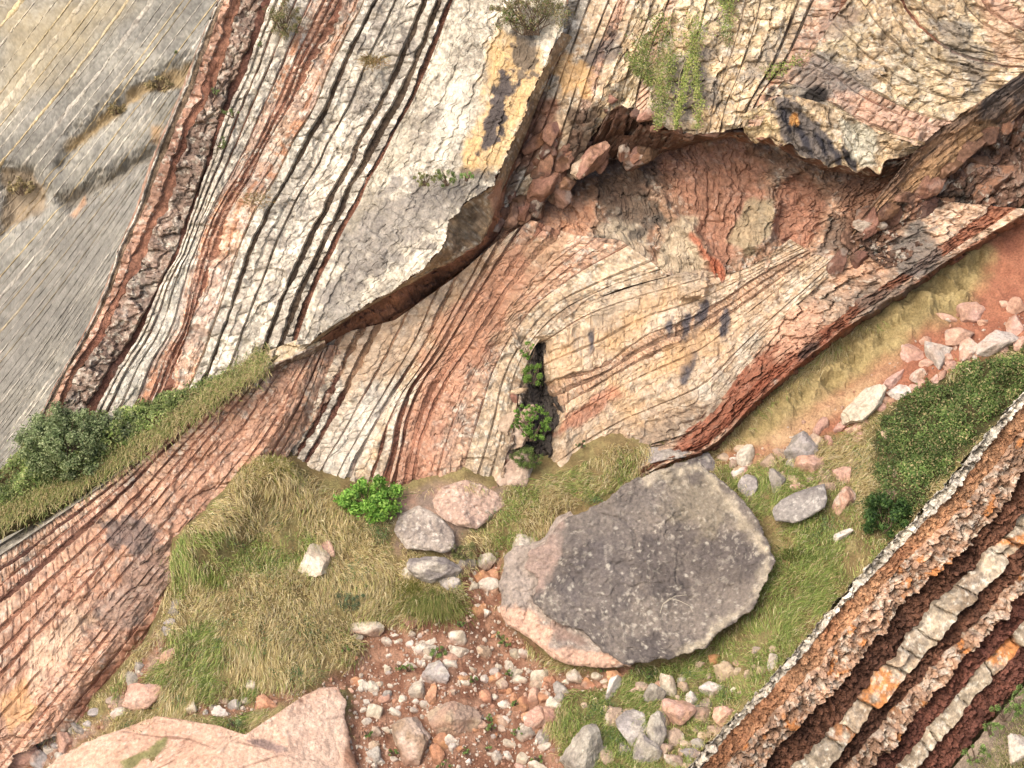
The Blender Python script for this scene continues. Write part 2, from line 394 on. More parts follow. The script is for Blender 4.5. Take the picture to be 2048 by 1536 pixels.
        if bt.get('pale'):
            a = (sstep(.55, .66, fbm(pf * 3.4, 4, seed + 51, .6)) * bt['pale'] * 1.5)[:, None].clip(0, .9)
            C = C * (1 - a) + alb((236, 228, 208)) * a
        C = C * (.84 + .32 * sstep(.3, .7, fbm(pf * .45, 3, 890)))[:, None] * (1 - .20 * joint * (0 if c in 'SB' else 1))[:, None]
        sp_ = fbm(pf * 7.5, 3, seed + 71, .75)
        C = C * (0.74 + 0.52 * sstep(.28, .72, sp_))[:, None]
        if bt.get('pale') or bt.get('dark'):
            a = (sstep(.60, .66, fbm(pf * 5.5, 4, 972, .7)) * .55)[:, None]; C = C * (1 - a) + alb((232, 224, 204)) * a
            a = (sstep(.60, .66, fbm(pf * 4.5 + 30, 4, 973, .7)) * .45)[:, None]; C = C * (1 - a) + alb((118, 108, 98)) * a
        C = apply_stains_shades(key, px, py, pf, C)
        idx = np.arange((n + 1) * (mq + 1)).reshape(n + 1, mq + 1)
        F = np.stack([idx[:-1, :-1], idx[1:, :-1], idx[1:, 1:], idx[:-1, 1:]], -1).reshape(-1, 4)
        # orientation towards the viewer
        v0 = PV[F[:, 0]]; nn = np.cross(PV[F[:, 1]] - v0, PV[F[:, 2]] - v0)
        if np.median(nn @ FW) > 0: F = F[:, ::-1]
        keep = np.ones(len(F), bool)
        fx = px[F].mean(1); fy = py[F].mean(1)
        if clip is not None:
            rg = rag[F].mean(1)
            keep &= (sdf_poly(fx, fy, clip) + rg * 14) < 0
        keep &= (fx > bnd[0]) & (fx < bnd[1]) & (fy > -110 + min(0, bnd[0] + 140)) & (fy < 1640 - min(0, bnd[0] + 140))
        if not keep.any(): continue
        parts.append((c, PV, F[keep], C, bid, joint, Tm))
    # ---- the larger blocks become sub-parts
    cand = []
    for i, (c, PV, F, C, bid, joint, Tm) in enumerate(parts):
        if c in MUDS or ('j' not in BT[c] and 'v' not in BT[c]): continue
        fb = bid[F]; same = (fb == fb[:, :1]).all(1); solid = same & (joint[F].mean(1) < .5)
        ids, cnt = np.unique(fb[solid, 0], return_counts=True)
        for b, k in zip(ids, cnt):
            if k * res * res > 0.03: cand.append((k, i, b))
        parts[i] = (c, PV, F, C, bid, joint, Tm, solid)
    cand.sort(key=lambda a: -a[0]); cand = cand[:limit]
    pick = {}
    for k, i, b in cand: pick.setdefault(i, []).append(b)
    for i, prt in enumerate(parts):
        c, PV, F, C, bid = prt[:5]
        mt = mat or (M_MUD if c in MUDS else M_LIME)
        rest = np.ones(len(F), bool); subs = []
        if i in pick:
            solid = prt[7]; fb = bid[F[:, 0]]
            for b in pick[i]:
                mk = solid & (fb == b); rest &= ~mk; subs.append(mk)
        if rest.any():
            V_, F_, C_ = sub(PV, F, C, rest)
        else:
            V_, F_, C_ = PV, F, C; subs = []
        bo = mkmesh(names[0] if c in MUDS else names[1], V_, F_, C_, mt, root)
        for mk in subs:
            V_, F_, C_ = sub(PV, F, C, mk)
            mkmesh('block', V_, F_, C_, mt, bo); NBLK += 1
    return cur

# ------------------------------------------------------------------ heights of the ground in front of the wall (w, metres)
FOOT = np.array([(-200,1330),(0,1240),(150,1130),(330,985),(440,935),(575,935),(660,975),(720,995),(800,1008),(860,985),(930,968),(1000,992),(1080,970),
                 (1150,940),(1220,905),(1300,892),(1370,900),(1430,885),(1600,712),(1800,575),(2048,415),(2250,280)], float)
def foot(px): return np.interp(px, FOOT[:, 0], FOOT[:, 1])
def wg(px, py):
    """ground surface: rises away from the viewer to the foot of the wall"""
    px = np.asarray(px, float); py = np.asarray(py, float)
    d = (py - foot(px)) * SPAN * D0 / 2048
    return 0.55 * d
def wj(px, py): return max(0.15, (py - 720) * 0.0176 * 0.25 + 0.4)

# ------------------------------------------------------------------ painted overhang shade, broad tints, and mineral, lichen and water marks with shapes of their own
C_BLK = (72, 66, 62)
# slab
stain_shade('slab', [(985,60),(1090,90),(1085,150),(1050,235),(1000,330),(930,345),(925,310),(965,220)], (222,178,104), .75, 14, 26, 2.6)
stain_shade('slab', [(1000,130),(1035,150),(1010,230),(985,290),(960,300),(975,220)], (84,78,80), .95, 4, 30, 3.2)
stain_shade('slab', [(1030,60),(1080,80),(1075,140),(1040,150),(1020,110)], (92,86,84), .8, 4, 32, 3.2)
stain_shade('slab', ell(960,350,40,10,10), (88,80,74), .7, 4, 14, 3)
stain_shade('slab', [(690,400),(860,360),(960,380),(900,430),(800,520),(720,570),(640,620)], (140,132,124), .75, 16, 60, 2.2)
stain_shade('slab', [(770,160),(850,150),(800,330),(740,420),(700,470)], (172,160,134), .5, 16, 40, 2)
stain_shade('slab', [(905,140),(945,150),(930,260),(880,330),(860,300)], (240,230,208), .7, 10, 18, 2)
stain_shade('slab', ell(680,610,60,30,-35), (150,142,132), .6, 8, 30, 2.5)
# facet and its underside
stain_shade('facet', [(900,430),(950,410),(955,470),(905,515)], (88,78,66), .75, 6, 24, 2.5)
stain_shade('facet', [(975,395),(1000,365),(1010,390),(990,430)], (200,148,116), .8, 6, 12, 2.5)
# wall above the recess
stain_shade('upper_wall', [(1190,70),(1250,60),(1235,110),(1190,130),(1150,120)], (92,86,86), .75, 6, 26, 2.6)
stain_shade('upper_wall', [(1095,110),(1190,130),(1175,200),(1110,180)], (216,172,108), .75, 8, 30, 2.6)
stain_shade('upper_wall', [(1060,150),(1110,110),(1090,180),(1060,230)], (150,140,132), .5, 8, 20, 2)
stain_shade('upper_wall', [(1030,230),(1110,190),(1130,260),(1080,330),(1010,330)], (150,102,78), .85, 10, 24, 2)
stain_shade('upper_wall', [(1140,215),(1200,215),(1190,300),(1150,370),(1100,380),(1130,300)], (84,66,54), .85, 8, 24, 2.4)
stain_shade('upper_wall', [(1480,150),(1520,60),(1560,100),(1520,170)], (150,140,128), .6, 8, 30, 2)
stain_shade('upper_wall', [(1340,130),(1420,100),(1440,190),(1390,240),(1330,220)], (134,126,118), .7, 10, 40, 2.2)
stain_shade('upper_wall', [(1300,200),(1380,210),(1370,265),(1310,260)], (180,166,146), .5, 8, 20, 2)
stain_shade('upper_wall', [(1560,170),(1640,110),(1740,150),(1700,210),(1600,230)], (134,126,118), .75, 10, 40, 2.2)
stain_shade('upper_wall', [(1610,80),(1680,0),(1720,30),(1680,80)], (140,120,108), .6, 8, 30, 2.2)
stain_shade('upper_wall', [(1870,40),(1930,30),(1990,110),(1960,170),(1900,120)], (128,120,112), .7, 8, 36, 2.2)
stain_shade('upper_wall', [(1960,0),(2048,0),(2048,120),(2000,120)], (206,164,134), .6, 10, 30, 2)
stain_shade('upper_wall', [(1680,190),(1850,230),(1900,250),(1830,290),(1720,250)], (222,178,150), .65, 10, 24, 2)
stain_shade('upper_wall', ell(1630,190,28,16,-15), (46,42,40), .95, 4, 14, 3)
stain_shade('upper_wall', ell(1540,185,22,8,-60), (60,54,50), .9, 4, 14, 3)
stain_shade('lip_face', [(1545,200),(1600,195),(1640,260),(1690,320),(1640,330),(1560,275)], (98,92,92), .9, 6, 26, 2.8)
for x, y, a in ((1570,235,70),(1598,255,66),(1640,285,64),(1668,305,62),(1615,290,66),(1700,318,60)):
    stain_shade('lip_face', ell(x, y, 30, 7, a), (62,60,66), .95, 3, 7, 4)
stain_shade('lip_face', ell(1590,240,9,14,-30), (224,160,74), .85, 3, 10, 4)
stain_shade('lip_face', [(1490,225),(1530,225),(1550,260),(1530,278),(1492,260)], (226,200,148), .85, 6, 10, 2.5)
stain_shade('lip_face', [(1680,240),(1750,250),(1752,330),(1720,335),(1690,280)], (206,200,178), .85, 5, 10, 2.5)
# recess under the overhang
RED = (178, 124, 96)
stain_shade('recess', [(1300,305),(1360,285),(1480,280),(1530,320),(1525,400),(1490,470),(1455,545),(1425,520),(1395,455),(1350,385)], RED, .75, 18, 30, 2)
stain_shade('recess', [(1552,365),(1600,352),(1655,378),(1648,450),(1622,496),(1580,508),(1548,470)], (178,122,94), .8, 10, 22, 2)
stain_shade('recess', [(1180,350),(1240,345),(1300,380),(1330,440),(1250,470),(1200,420)], (96,84,72), .8, 10, 36, 2.4)
stain_shade('recess', [(1010,430),(1120,385),(1190,400),(1170,470),(1080,500),(1010,480)], (206,150,112), .75, 10, 30, 2)
stain_shade('recess', [(1330,450),(1390,440),(1420,520),(1370,560),(1310,540)], (202,184,152), .8, 10, 20, 2)
stain_shade('recess', [(1380,470),(1440,520),(1455,560),(1430,560)], (186,96,56), .8, 5, 10, 2)
stain_shade('recess', [(1200,215),(1340,260),(1300,320),(1180,320),(1160,260)], (130,84,60), .8, 10, 30, 2)
stain_shade('recess', [(1130,230),(1200,230),(1190,300),(1150,350),(1120,320)], (62,54,48), .85, 8, 26, 2.6)
stain_shade('recess', [(1490,400),(1545,400),(1540,470),(1490,510),(1460,480)], (178,160,124), .8, 6, 16, 2)
stain_shade('recess', [(1700,350),(1850,300),(1800,400),(1700,460),(1660,400)], (172,122,92), .7, 10, 30, 2)
stain_shade('recess', [(1660,420),(1760,440),(1700,520),(1640,500)], (96,72,58), .7, 8, 30, 2.4)
stain_shade('recess', [(1200,440),(1290,440),(1300,520),(1190,520)], (196,180,152), .6, 10, 30, 2)
stain_shade('recess', ell(1290,455,40,12,-40), (88,80,72), .8, 5, 16, 2.6)
stain_shade('recess', ell(1215,480,24,9,10), (84,74,66), .8, 5, 10, 2.6)
# right-hand limb: dark water drips and ochre patches
for x, y, a, b in ((1185,680,30,7),(1340,655,24,8),(1375,655,34,8),(1395,650,30,7),(1410,620,20,10),(1380,715,26,12),(1450,645,28,10),(1365,690,20,7),(1370,745,24,14)):
    stain_shade('limb', ell(x, y, b, a, 8), (84,82,90), .9, 4, 9, 3)
for x, y, a, b in ((1380,700,70,30),(1330,735,60,22),(1250,800,30,50),(1120,730,50,30),(1260,660,60,16),(1300,610,70,18),(1220,690,40,24)):
    stain_shade('limb', ell(x, y, a, b, -30), (216, 170, 112), .42, 14, 34, 2)
stain_shade('limb', [(1140,820),(1230,770),(1240,790),(1150,860),(1105,870)], (184,112,80), .7, 8, 18, 2)
stain_shade('limb', [(1390,800),(1500,690),(1560,640),(1480,770),(1420,830)], (190,180,160), .5, 8, 30, 2)
stain_shade('limb', [(1260,870),(1360,830),(1440,800),(1360,880),(1280,900)], (150,130,110), .6, 8, 30, 2)
# lower-right band
stain_shade('lower_band', [(1800,460),(1870,440),(1890,520),(1840,560),(1790,530)], (112,106,100), .8, 8, 26, 2.2)
stain_shade('lower_band', [(1700,590),(1830,550),(1850,575),(1740,640)], (120,108,96), .7, 8, 24, 2.2)
stain_shade('lower_band', [(1480,740),(1590,670),(1700,650),(1620,720),(1520,800),(1400,900),(1340,905)], (156,90,62), .85, 8, 22, 2)
stain_shade('lower_band', [(1560,620),(1640,590),(1650,680),(1560,720)], (214,168,136), .7, 10, 20, 2)
stain_shade('lower_band', [(1660,480),(1800,460),(1780,540),(1680,560)], (206,158,122), .7, 10, 24, 2)
stain_shade('lower_band', ell(1620,700,26,12,-35), (58,52,50), .8, 4, 10, 3)
stain_shade('dark_rock', [(1860,370),(1930,380),(1960,440),(1900,470),(1850,430)], (58,50,44), .85, 8, 26, 2.4)
stain_shade('dark_rock', [(1930,340),(2060,320),(2060,400),(1960,380)], (150,116,96), .7, 8, 26, 2.2)
stain_shade('brown_underside', [(1960,200),(2060,130),(2060,190),(1960,270)], (76,72,72), .8, 8, 24, 2)
stain_shade('brown_underside', [(1800,370),(1960,240),(1990,250),(1830,400)], (186,146,98), .5, 8, 20, 2)
# left stack
stain_shade('outcrop', [(190,1040),(270,1020),(320,1060),(300,1110),(230,1100)], (112,100,96), .8, 6, 26, 2.5)
stain_shade('outcrop', [(300,1090),(360,1100),(350,1180),(280,1240),(200,1260),(150,1240),(230,1150)], (130,112,102), .6, 10, 44, 2.3)
stain_shade('outcrop', [(60,1300),(180,1200),(160,1290),(60,1400)], (224,192,160), .6, 10, 40, 2)
stain_shade('outcrop', [(300,1240),(350,1190),(310,1330),(180,1430),(130,1420)], (158,98,72), .7, 10, 34, 2)
stain_shade('outcrop', [(0,1390),(60,1340),(70,1410),(20,1470)], (214,164,104), .6, 8, 26, 2)
stain_shade('ribs', [(340,560),(380,480),(400,520),(330,700),(250,800),(220,800)], (206,202,188), .5, 12, 30, 2)
# far slope: eroded brownish gullies
for poly in ([(385,120),(380,165),(280,190),(190,270),(130,300),(150,270),(250,190),(330,140)],):
    stain_shade('far', poly, (168,142,94), .8, 6, 18, 1.2)
stain_shade('far', [(0,340),(60,345),(95,400),(0,470)], (160,138,106), .75, 8, 26, 1.2)
stain_shade('far', [(0,0),(250,0),(120,130),(0,220)], (212,190,140), .45, 50, 40, .6)
stain_shade('far', [(330,290),(280,310),(120,400),(140,420),(310,310)], (132,122,104), .7, 6, 14, 1.2)
stain_shade('far', [(300,250),(330,255),(320,290),(300,285)], (206,160,100), .6, 6, 10, 1.5)
stain_shade('far', [(140,430),(165,390),(170,410),(150,440)], (214,160,110), .7, 4, 5, 1.5)
stain_shade('far', [(250,330),(330,300),(240,520),(120,690),(0,860),(0,620),(120,470)], (152,148,140), .5, 40, 40, .6)

stain_shade('underside', [(1160,250),(1215,215),(1262,214),(1340,262),(1420,268),(1420,300),(1300,325),(1165,325)], (92,66,52), .75, 10, 30, 2.2)  # overhang shade put into the rock colour, along with black mineral marks
stain_shade('recess', [(1090,330),(1180,280),(1300,310),(1340,350),(1290,400),(1200,400),(1110,390)], (92,70,56), .7, 16, 34, 2.2)  # shade below the roof painted onto the recess rock
stain_shade('recess', [(1500,270),(1640,330),(1760,350),(1700,420),(1560,340),(1490,300)], (110,78,60), .6, 14, 30, 2.2)  # painted shade along the foot of the lip
stain_shade('upper_wall', [(1040,250),(1075,190),(1100,200),(1060,330),(1000,420),(980,400)], (110,78,60), .7, 10, 26, 2.2)  # left side of the hollow darkened in colour for its shade
stain_shade('fold', [(660,660),(900,520),(1000,470),(1150,470),(1010,670),(870,740),(760,750),(690,760)], (196,158,120), .55, 20, 50, 1.4)
stain_shade('fold', [(900,620),(1010,500),(1080,540),(965,720),(905,800),(862,1000),(770,1010),(800,860),(840,740)], (196,136,104), .6, 20, 44, 1.6)
stain_shade('fold', [(640,880),(760,760),(800,800),(740,900),(700,990),(640,980)], (226,216,198), .5, 16, 40, 1.8)
stain_shade('limb', [(1080,700),(1240,560),(1420,520),(1640,490),(1560,640),(1400,800),(1250,900),(1110,980)], (200,164,126), .42, 20, 70, 1.2)
stain_shade('limb', [(1160,590),(1330,520),(1420,540),(1330,600),(1200,640)], (196,182,160), .4, 16, 40, 1.6)
stain_shade('outcrop', [(-60,1560),(0,1250),(330,900),(600,740),(560,930),(360,1120),(300,1330),(60,1500)], (198,140,108), .35, 20, 60, 1.3)
STAINS_SHADES[:] = STAINS_SHADES[-6:] + STAINS_SHADES[:-6]
DENTS += [('recess', [(1130,215),(1200,225),(1345,262),(1300,315),(1200,330),(1150,360),(1100,400),(1060,380)], -.9, 26),
          ('recess', [(1552,365),(1600,352),(1655,378),(1648,450),(1622,496),(1580,508),(1548,470)], -.35, 10),
          ('recess', [(1420,370),(1500,300),(1530,330),(1520,400),(1455,545),(1425,520),(1395,455)], -.25, 14),
          ('recess', [(1300,380),(1330,390),(1470,545),(1440,560),(1390,500)], .30, 8),
          ('recess', [(1530,430),(1560,400),(1550,470),(1500,510),(1480,500)], .35, 10),
          ('limb', [(1355,545),(1405,545),(1420,570),(1412,610),(1385,600),(1360,598)], .45, 6),
          ('limb', [(1060,680),(1090,740),(1105,800),(1100,900),(1060,960),(1040,900),(1060,820)], -.5, 12),
          ('far', [(385,120),(380,165),(280,190),(190,270),(120,330),(150,270),(250,190),(330,140)], -.7, 26),
          ('far', [(0,340),(60,345),(95,400),(0,470)], -.8, 26),
          ('far', [(330,290),(280,310),(120,400),(140,420),(310,310)], -.6, 20)]

# ------------------------------------------------------------------ the far grey slope
def shift(g, dx, dy): return [(p[0] + dx, p[1] + dy) + tuple(p[2:]) for p in g]
r = empty('hillside', 'bare grey slope of thin tilted layers behind the ribbed cliff, with yellow streaks', kind='structure', loc=at(200, 500, -22))
A = [[(-30,-70),(-80,-20),(-120,30)], [(200,-70),(100,60),(0,190),(-120,340)], [(330,-70),(220,90),(100,240),(-120,500)],
     [(480,-70),(380,60),(250,230),(120,400),(0,540),(-120,680)], [(520,-30),(400,130),(300,280),(180,440),(60,590),(-120,800)],
     [(470,120),(330,320),(200,510),(80,680),(-120,930)], [(400,330),(240,530),(120,700),(0,860),(-120,1010)],
     [(340,520),(200,700),(80,850),(-120,1090)], [(260,740),(100,920),(-120,1180)]]
sp = ["S6 Y1 S7 s1 S5 s3 S6 Y2 S5 s1 S8 s1 S6 Y1", "S6 s4 S6 Y1 S4 s1 S6 s1 S7 Y2 S3 s1 S4", "S5 s4 S6 s1 S6 s1 S5 Y1 S4 Y1 S8 s1 S6", "S5 Y2 S7 s1 S6 s4 S6 s2 S4 Y1 S8 s1 S5", "Y2 S6 s1 S7 s2 S5 Y1 S4 s1 S9 s1 S6",
      "S6 s1 S6 s4 S5 s1 S7 s1 S6 s3 S4 s2", "S7 s1 S8 s4 S4 s3 S7 s1 S5 s1 S5 s2 S6", "S8 s1 S6 s1 S5 s3 S8 s2 S7"]
bedset(r, 'far', [[(x_, y_, -30) for x_, y_ in ((-3200, yy_), (-1000, yy_), (1000, yy_), (4500, yy_))] for yy_ in (-1800, 300, 3000)], ['S1', 'S1'], seed=4, res=1.2, limit=0, mat=M_SHALE, names=('shale_bed', 'shale_bed'), macro=0, bnd=(-4000, 6000))
bedset(r, 'far', A, sp, w0=-22, res=.085, seed=3, limit=0, mat=M_SHALE, amp=.75, macro=.0, wob=.2, names=('shale_bed', 'limestone_rib'))

# ------------------------------------------------------------------ ribbed cliff (upper left)
r = empty('cliff', 'steep cliff of upright pale and grey rock ribs beside the grey slope', kind='structure', loc=at(350, 750, 0))
L0 = [(452,-30),(439,0),(405,79),(362,191),(309,314),(270,427),(246,480),(205,593),(171,668),(126,750),(87,825),(50,900)]
L2 = [(494,-30),(484,0),(460,68),(434,137),(410,205),(379,260),(359,325),(337,390),(308,455),(282,525),(246,583),(205,671),(161,730),(130,808),(95,880)]
L3 = [(540,-30),(523,0),(506,68),(482,137),(448,205),(430,260),(404,342),(380,410),(360,470),(338,525),(310,580),(267,658),(205,753),(178,805),(140,880)]
L4 = [(556,-30),(543,0),(516,68),(492,137),(460,205),(440,255),(412,342),(388,410),(368,470),(350,520),(330,552),(279,668),(226,753),(191,822),(160,880)]
L5 = [(662,-30),(649,0),(605,92),(560,198),(526,273),(478,355),(431,431),(405,500),(386,572),(366,658),(338,706),(309,788),(280,850)]
L6 = [(690,-30),(678,0),(643,68),(615,120),(574,222),(533,290),(499,362),(458,427),(425,505),(407,565),(379,658),(355,719),(330,780),(300,860)]
L7 = [(920,-30),(906,0),(884,58),(853,137),(819,212),(791,260),(764,318),(737,362),(716,410),(692,451),(665,506),(635,565),(612,625),(590,690),(550,760)]
sp = ["g1.2 d2.6 q5 r5", "b8", "R3", "w5 d.6 w6 r1.4 W8 r1 W11 r1 o10 r2", "q4 r2.4 q4 r1.6", "o16 d1 g7 k2.4 g6 w7 d.5 W11 w8 k2.8 w7 k3.4 g5.5 r3"]
bedset(r, 'ribs', [L0, L2, L3, L4, L5, L6, L7], sp, w0=lambda x, y: 0.25, seed=11, limit=300, wob=.2, amp=.85)
# side of the cliff that turns away towards the grey slope
bedset(r, 'ribs', [[(p[0] - 4, p[1], -6) for p in L0], [(p[0], p[1], .2) for p in L0]], ["q1"], seed=12, limit=0, res=.12)

# ------------------------------------------------------------------ overhanging slab
r = empty('cliff', 'huge cream and grey slab with orange and black stains, overhanging the folded wall', kind='structure', loc=at(800, 600, 1))
S0 = [(p[0], p[1], .30 + .0012 * max(p[1], 0)) for p in L7[:-1]]
S1 = [(1010,-30,.8),(960,100,1.0),(900,240,1.2),(840,360,1.4),(780,480,1.5),(730,580,1.5),(690,680,1.5)]
S2 = [(1075,-40,1.1),(1040,90,1.4),(990,220,1.7),(935,340,1.9),(880,450,2.0),(830,560,2.0),(770,690,2.0)]
S3 = [(1150,-40,1.3),(1120,80,1.6),(1070,195,1.9),(1020,308,2.1),(975,430,2.2),(910,560,2.2),(850,690,2.2)]
CL = [(800,-80),(1150,-80),(1125,60),(1100,110),(1082,150),(1061,191),(1041,246),(1013,308),(988,367),(930,408),(897,440),(888,487),(839,541),(774,586),(702,627),(634,673),(600,705),(540,700)]
BT['X'] = dict(H=.0, c=[(220,208,184),(204,192,170)], v=(2.6,.34), jd=.025, ba=.045, ro=.085, ti=0, pale=.4, dark=.42)
bedset(r, 'slab', [S0, S1, S2, S3], ["X1", "X1", "X1"], seed=21, clip=CL, limit=60, macro=.2, mat=M_SLAB)
LIP = [(1125,60,1.6),(1100,110,1.7),(1082,150,1.8),(1061,191,1.9),(1041,246,2.0),(1013,308,2.05),(988,367,2.1),(930,408,2.0),(897,440,2.0),(888,487,2.0),(839,541,1.95),(774,586,1.8),(702,627,1.55),(634,673,1.35),(604,700,1.2)]
LIP2 = [(1150,75,.5),(1118,120,.6),(1095,165,.8),(1078,200,.9),(1058,252,.9),(1030,318,.9),(1005,372,.9),(990,410,1.0),(978,445,.9),(960,484,.7),(905,520,.9),(840,557,1.1),(772,594,1.1),(690,642,.9),(620,694,.8)]
LIP3 = [(1150,75,.4),(1118,120,.4),(1095,165,.4),(1080,205,.4),(1062,256,.2),(1036,322,.0),(1020,380,-.4),(1012,420,-.5),(1003,458,-.6),(972,500,-.7),(905,552,-.6),(845,598,-.4),(770,640,-.3),(695,668,-.2),(625,704,-.1)]
BT['f'] = dict(H=.0, c=[(188,160,122),(160,132,98)], v=(1.3,.35), jd=.04, ba=.06, ro=.10, ti=0, dark=.2)
BT['u'] = dict(H=.0, c=[(156,108,80),(126,86,66)], v=(.6,.4), jd=.10, ba=.24, ro=.3, ti=0)
bedset(r, 'facet', [LIP, LIP2, LIP3], ["f1", "u1"], seed=22, limit=20)
# ------------------------------------------------------------------ wall above the recess (upper right)
r = empty('cliff', 'buff cliff of bent rock layers with trailing ivy above the dark recess', kind='structure', loc=at(1500, 300, 1))
def wd(x, y): return 0.9 + max(0, y) * .0038
U0 = [(1150,-40,.3),(1118,60,.4),(1090,140,.5),(1066,210,.5),(1040,270,.4),(1000,360,.1),(960,430,-.3)]
U1 = [(1215,-40,.5),(1175,60,.6),(1145,140,.7),(1120,215,.7),(1098,280,.4),(1070,350,.1),(1040,410,-.3)]
U2 = [(1290,-40,.8),(1255,50,.9),(1222,130,1.2),(1205,190,1.4),(1195,222,1.2),(1180,290,.3),(1150,360,-.1)]
U3 = [(1370,-40),(1335,60),(1308,140),(1296,200),(1296,250)]
U4 = [(1460,-40),(1440,60),(1415,140),(1395,210),(1390,268)]
U5 = [(1560,-40),(1530,80),(1500,160),(1475,215),(1462,262)]
U6 = [(1730,-40),(1672,50),(1628,120),(1565,180),(1515,258)]
CU = [(1100,-80),(1720,-80),(1665,40),(1650,95),(1590,150),(1540,180),(1560,200),(1520,250),(1440,262),(1400,270),(1350,262),(1300,235),(1262,215),(1215,222),(1170,300),(1140,380),(940,460),(940,380)]
BT['m'] = dict(H=.05, c=[(220,196,154),(204,174,132)], v=(1.0,.5), jd=.045, ba=.12, ro=.075, ti=0, pale=.25, dark=.2)
# pale ledge running down from the slab's tip
bedset(r, 'ledge', [[(430,780,.4),(520,712,.5),(640,662,.6)], [(440,800,1.1),(510,752,1.2),(650,684,1.0)], [(440,815,.2),(515,765,.2),(655,700,.1)]], ["m1", "b1"], seed=23, limit=0)

sp = ["g7 d.5 g7 d.5 t6", "t7 k.6 t6 d.5 P8 t6", "m12 d.6 m9 k.8 p6", "m14 k.7 m9", "m12 d.6 m9 k.7 m9", "m10 k1.3 t5 k1.3 p10 p7"]
bedset(r, 'upper_wall', [U0, U1, U2, U3, U4, U5, U6], sp, w0=wd, seed=31, limit=220, clip=CU, amp=1.1)
K0 = [(1520,190),(1570,205),(1620,225),(1670,240),(1720,262),(1790,295),(1850,310)]
K1 = [(1580,140),(1650,165),(1710,210),(1770,240),(1830,262),(1890,272)]
K2 = [(1640,80),(1690,115),(1760,160),(1830,200),(1920,228)]
K3 = [(1680,20),(1735,80),(1800,130),(1880,170),(1990,190)]
K4 = [(1740,-60),(1790,30),(1850,90),(1930,130),(2060,150)]
K5 = [(1860,-60),(1900,20),(1960,70),(2060,100),(2150,110)]
K6 = [(2010,-60),(2060,10),(2130,50),(2200,70)]
CK = [(1700,-80),(2200,-80),(2200,40),(2048,145),(1960,205),(1895,248),(1840,290),(1800,282),(1752,262),(1690,240),(1640,215),(1570,195),(1520,190),(1560,155),(1630,95),(1660,40)]
sp = ["m10 d.6 p7", "P8 r.8 p6 d.5 m9", "m14 d.5 m11", "m10 d.8 m12", "m8 r1.6 m9 d.6 m10", "m9 d.6 m8 r1.4 p8 m8"]
bedset(r, 'upper_wall', [K0, K1, K2, K3, K4, K5, K6], sp, w0=lambda x, y: 0.9 + max(0, y) * .0038 + .1, seed=33, limit=220, clip=CK, amp=1.1, wob=.22)
# stained face hanging below the lip
q0 = [(1480,232,2.0),(1530,205,2.0),(1570,190,2.0),(1640,208,2.0),(1700,232,2.0),(1755,258,2.05),(1850,285,2.1)]
q1 = [(1490,264,1.7),(1512,286,1.5),(1536,277,1.7),(1556,294,1.5),(1582,286,1.7),(1602,312,1.5),(1634,318,1.7),(1656,334,1.5),(1688,330,1.7),(1712,346,1.5),(1734,334,1.7),(1757,350,1.5),(1770,322,1.7),(1806,314,1.6),(1850,292,1.8)]
BT['l'] = dict(H=.0, c=[(214,186,140),(196,168,130)], v=(.7,.5), jd=.06, ba=.10, ro=.13, ti=0, dark=.3)
bedset(r, 'lip_face', [q0, q1], ["l1"], seed=35, limit=30)
# underside from the lip back into the recess
v0 = [(1215,226,1.4),(1240,210,1.7),(1262,220,1.6),(1300,230,1.9),(1322,256,1.7),(1350,258,1.9),(1376,274,1.8),(1400,266,1.9),(1440,268,1.8),(1490,264,1.7),(1512,286,1.5),(1536,277,1.7),(1556,294,1.5),(1582,286,1.7),(1602,312,1.5),(1634,318,1.7),(1656,334,1.5),(1688,330,1.7),(1712,346,1.5),(1734,334,1.7),(1757,350,1.5),(1770,322,1.7),(1806,314,1.6),(1850,292,1.8)]
v1 = [(1165,320,-.5),(1230,318,-.7),(1285,322,-.7),(1345,300,-.5),(1405,282,-.4),(1446,276,-.3),(1496,281,-.3),(1542,292,-.3),(1636,338,-.2),(1696,350,-.2),(1753,358,0),(1830,322,.6)]
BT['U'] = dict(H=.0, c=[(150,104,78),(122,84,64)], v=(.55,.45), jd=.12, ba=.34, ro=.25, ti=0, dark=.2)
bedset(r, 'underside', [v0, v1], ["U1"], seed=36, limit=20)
# smooth brown underside of the thick bed running up to the right
h0 = [(1695,474,.1),(1760,388,.9),(1848,287,2.0),(1900,246,2.1),(1960,203,2.2),(2048,143,2.3),(2150,70,2.4)]
h1 = [(1700,484,.1),(1772,428,.5),(1868,366,1.0),(1914,332,1.15),(1980,284,1.2),(2056,212,1.3),(2160,146,1.3)]
BT['h'] = dict(H=.0, c=[(160,124,92),(128,98,76)], v=(1.3,.2), jd=.05, ba=.10, ro=.12, ti=0, streak=(104,86,74))
bedset(r, 'brown_underside', [h0, h1], ["h1"], seed=37, limit=0)

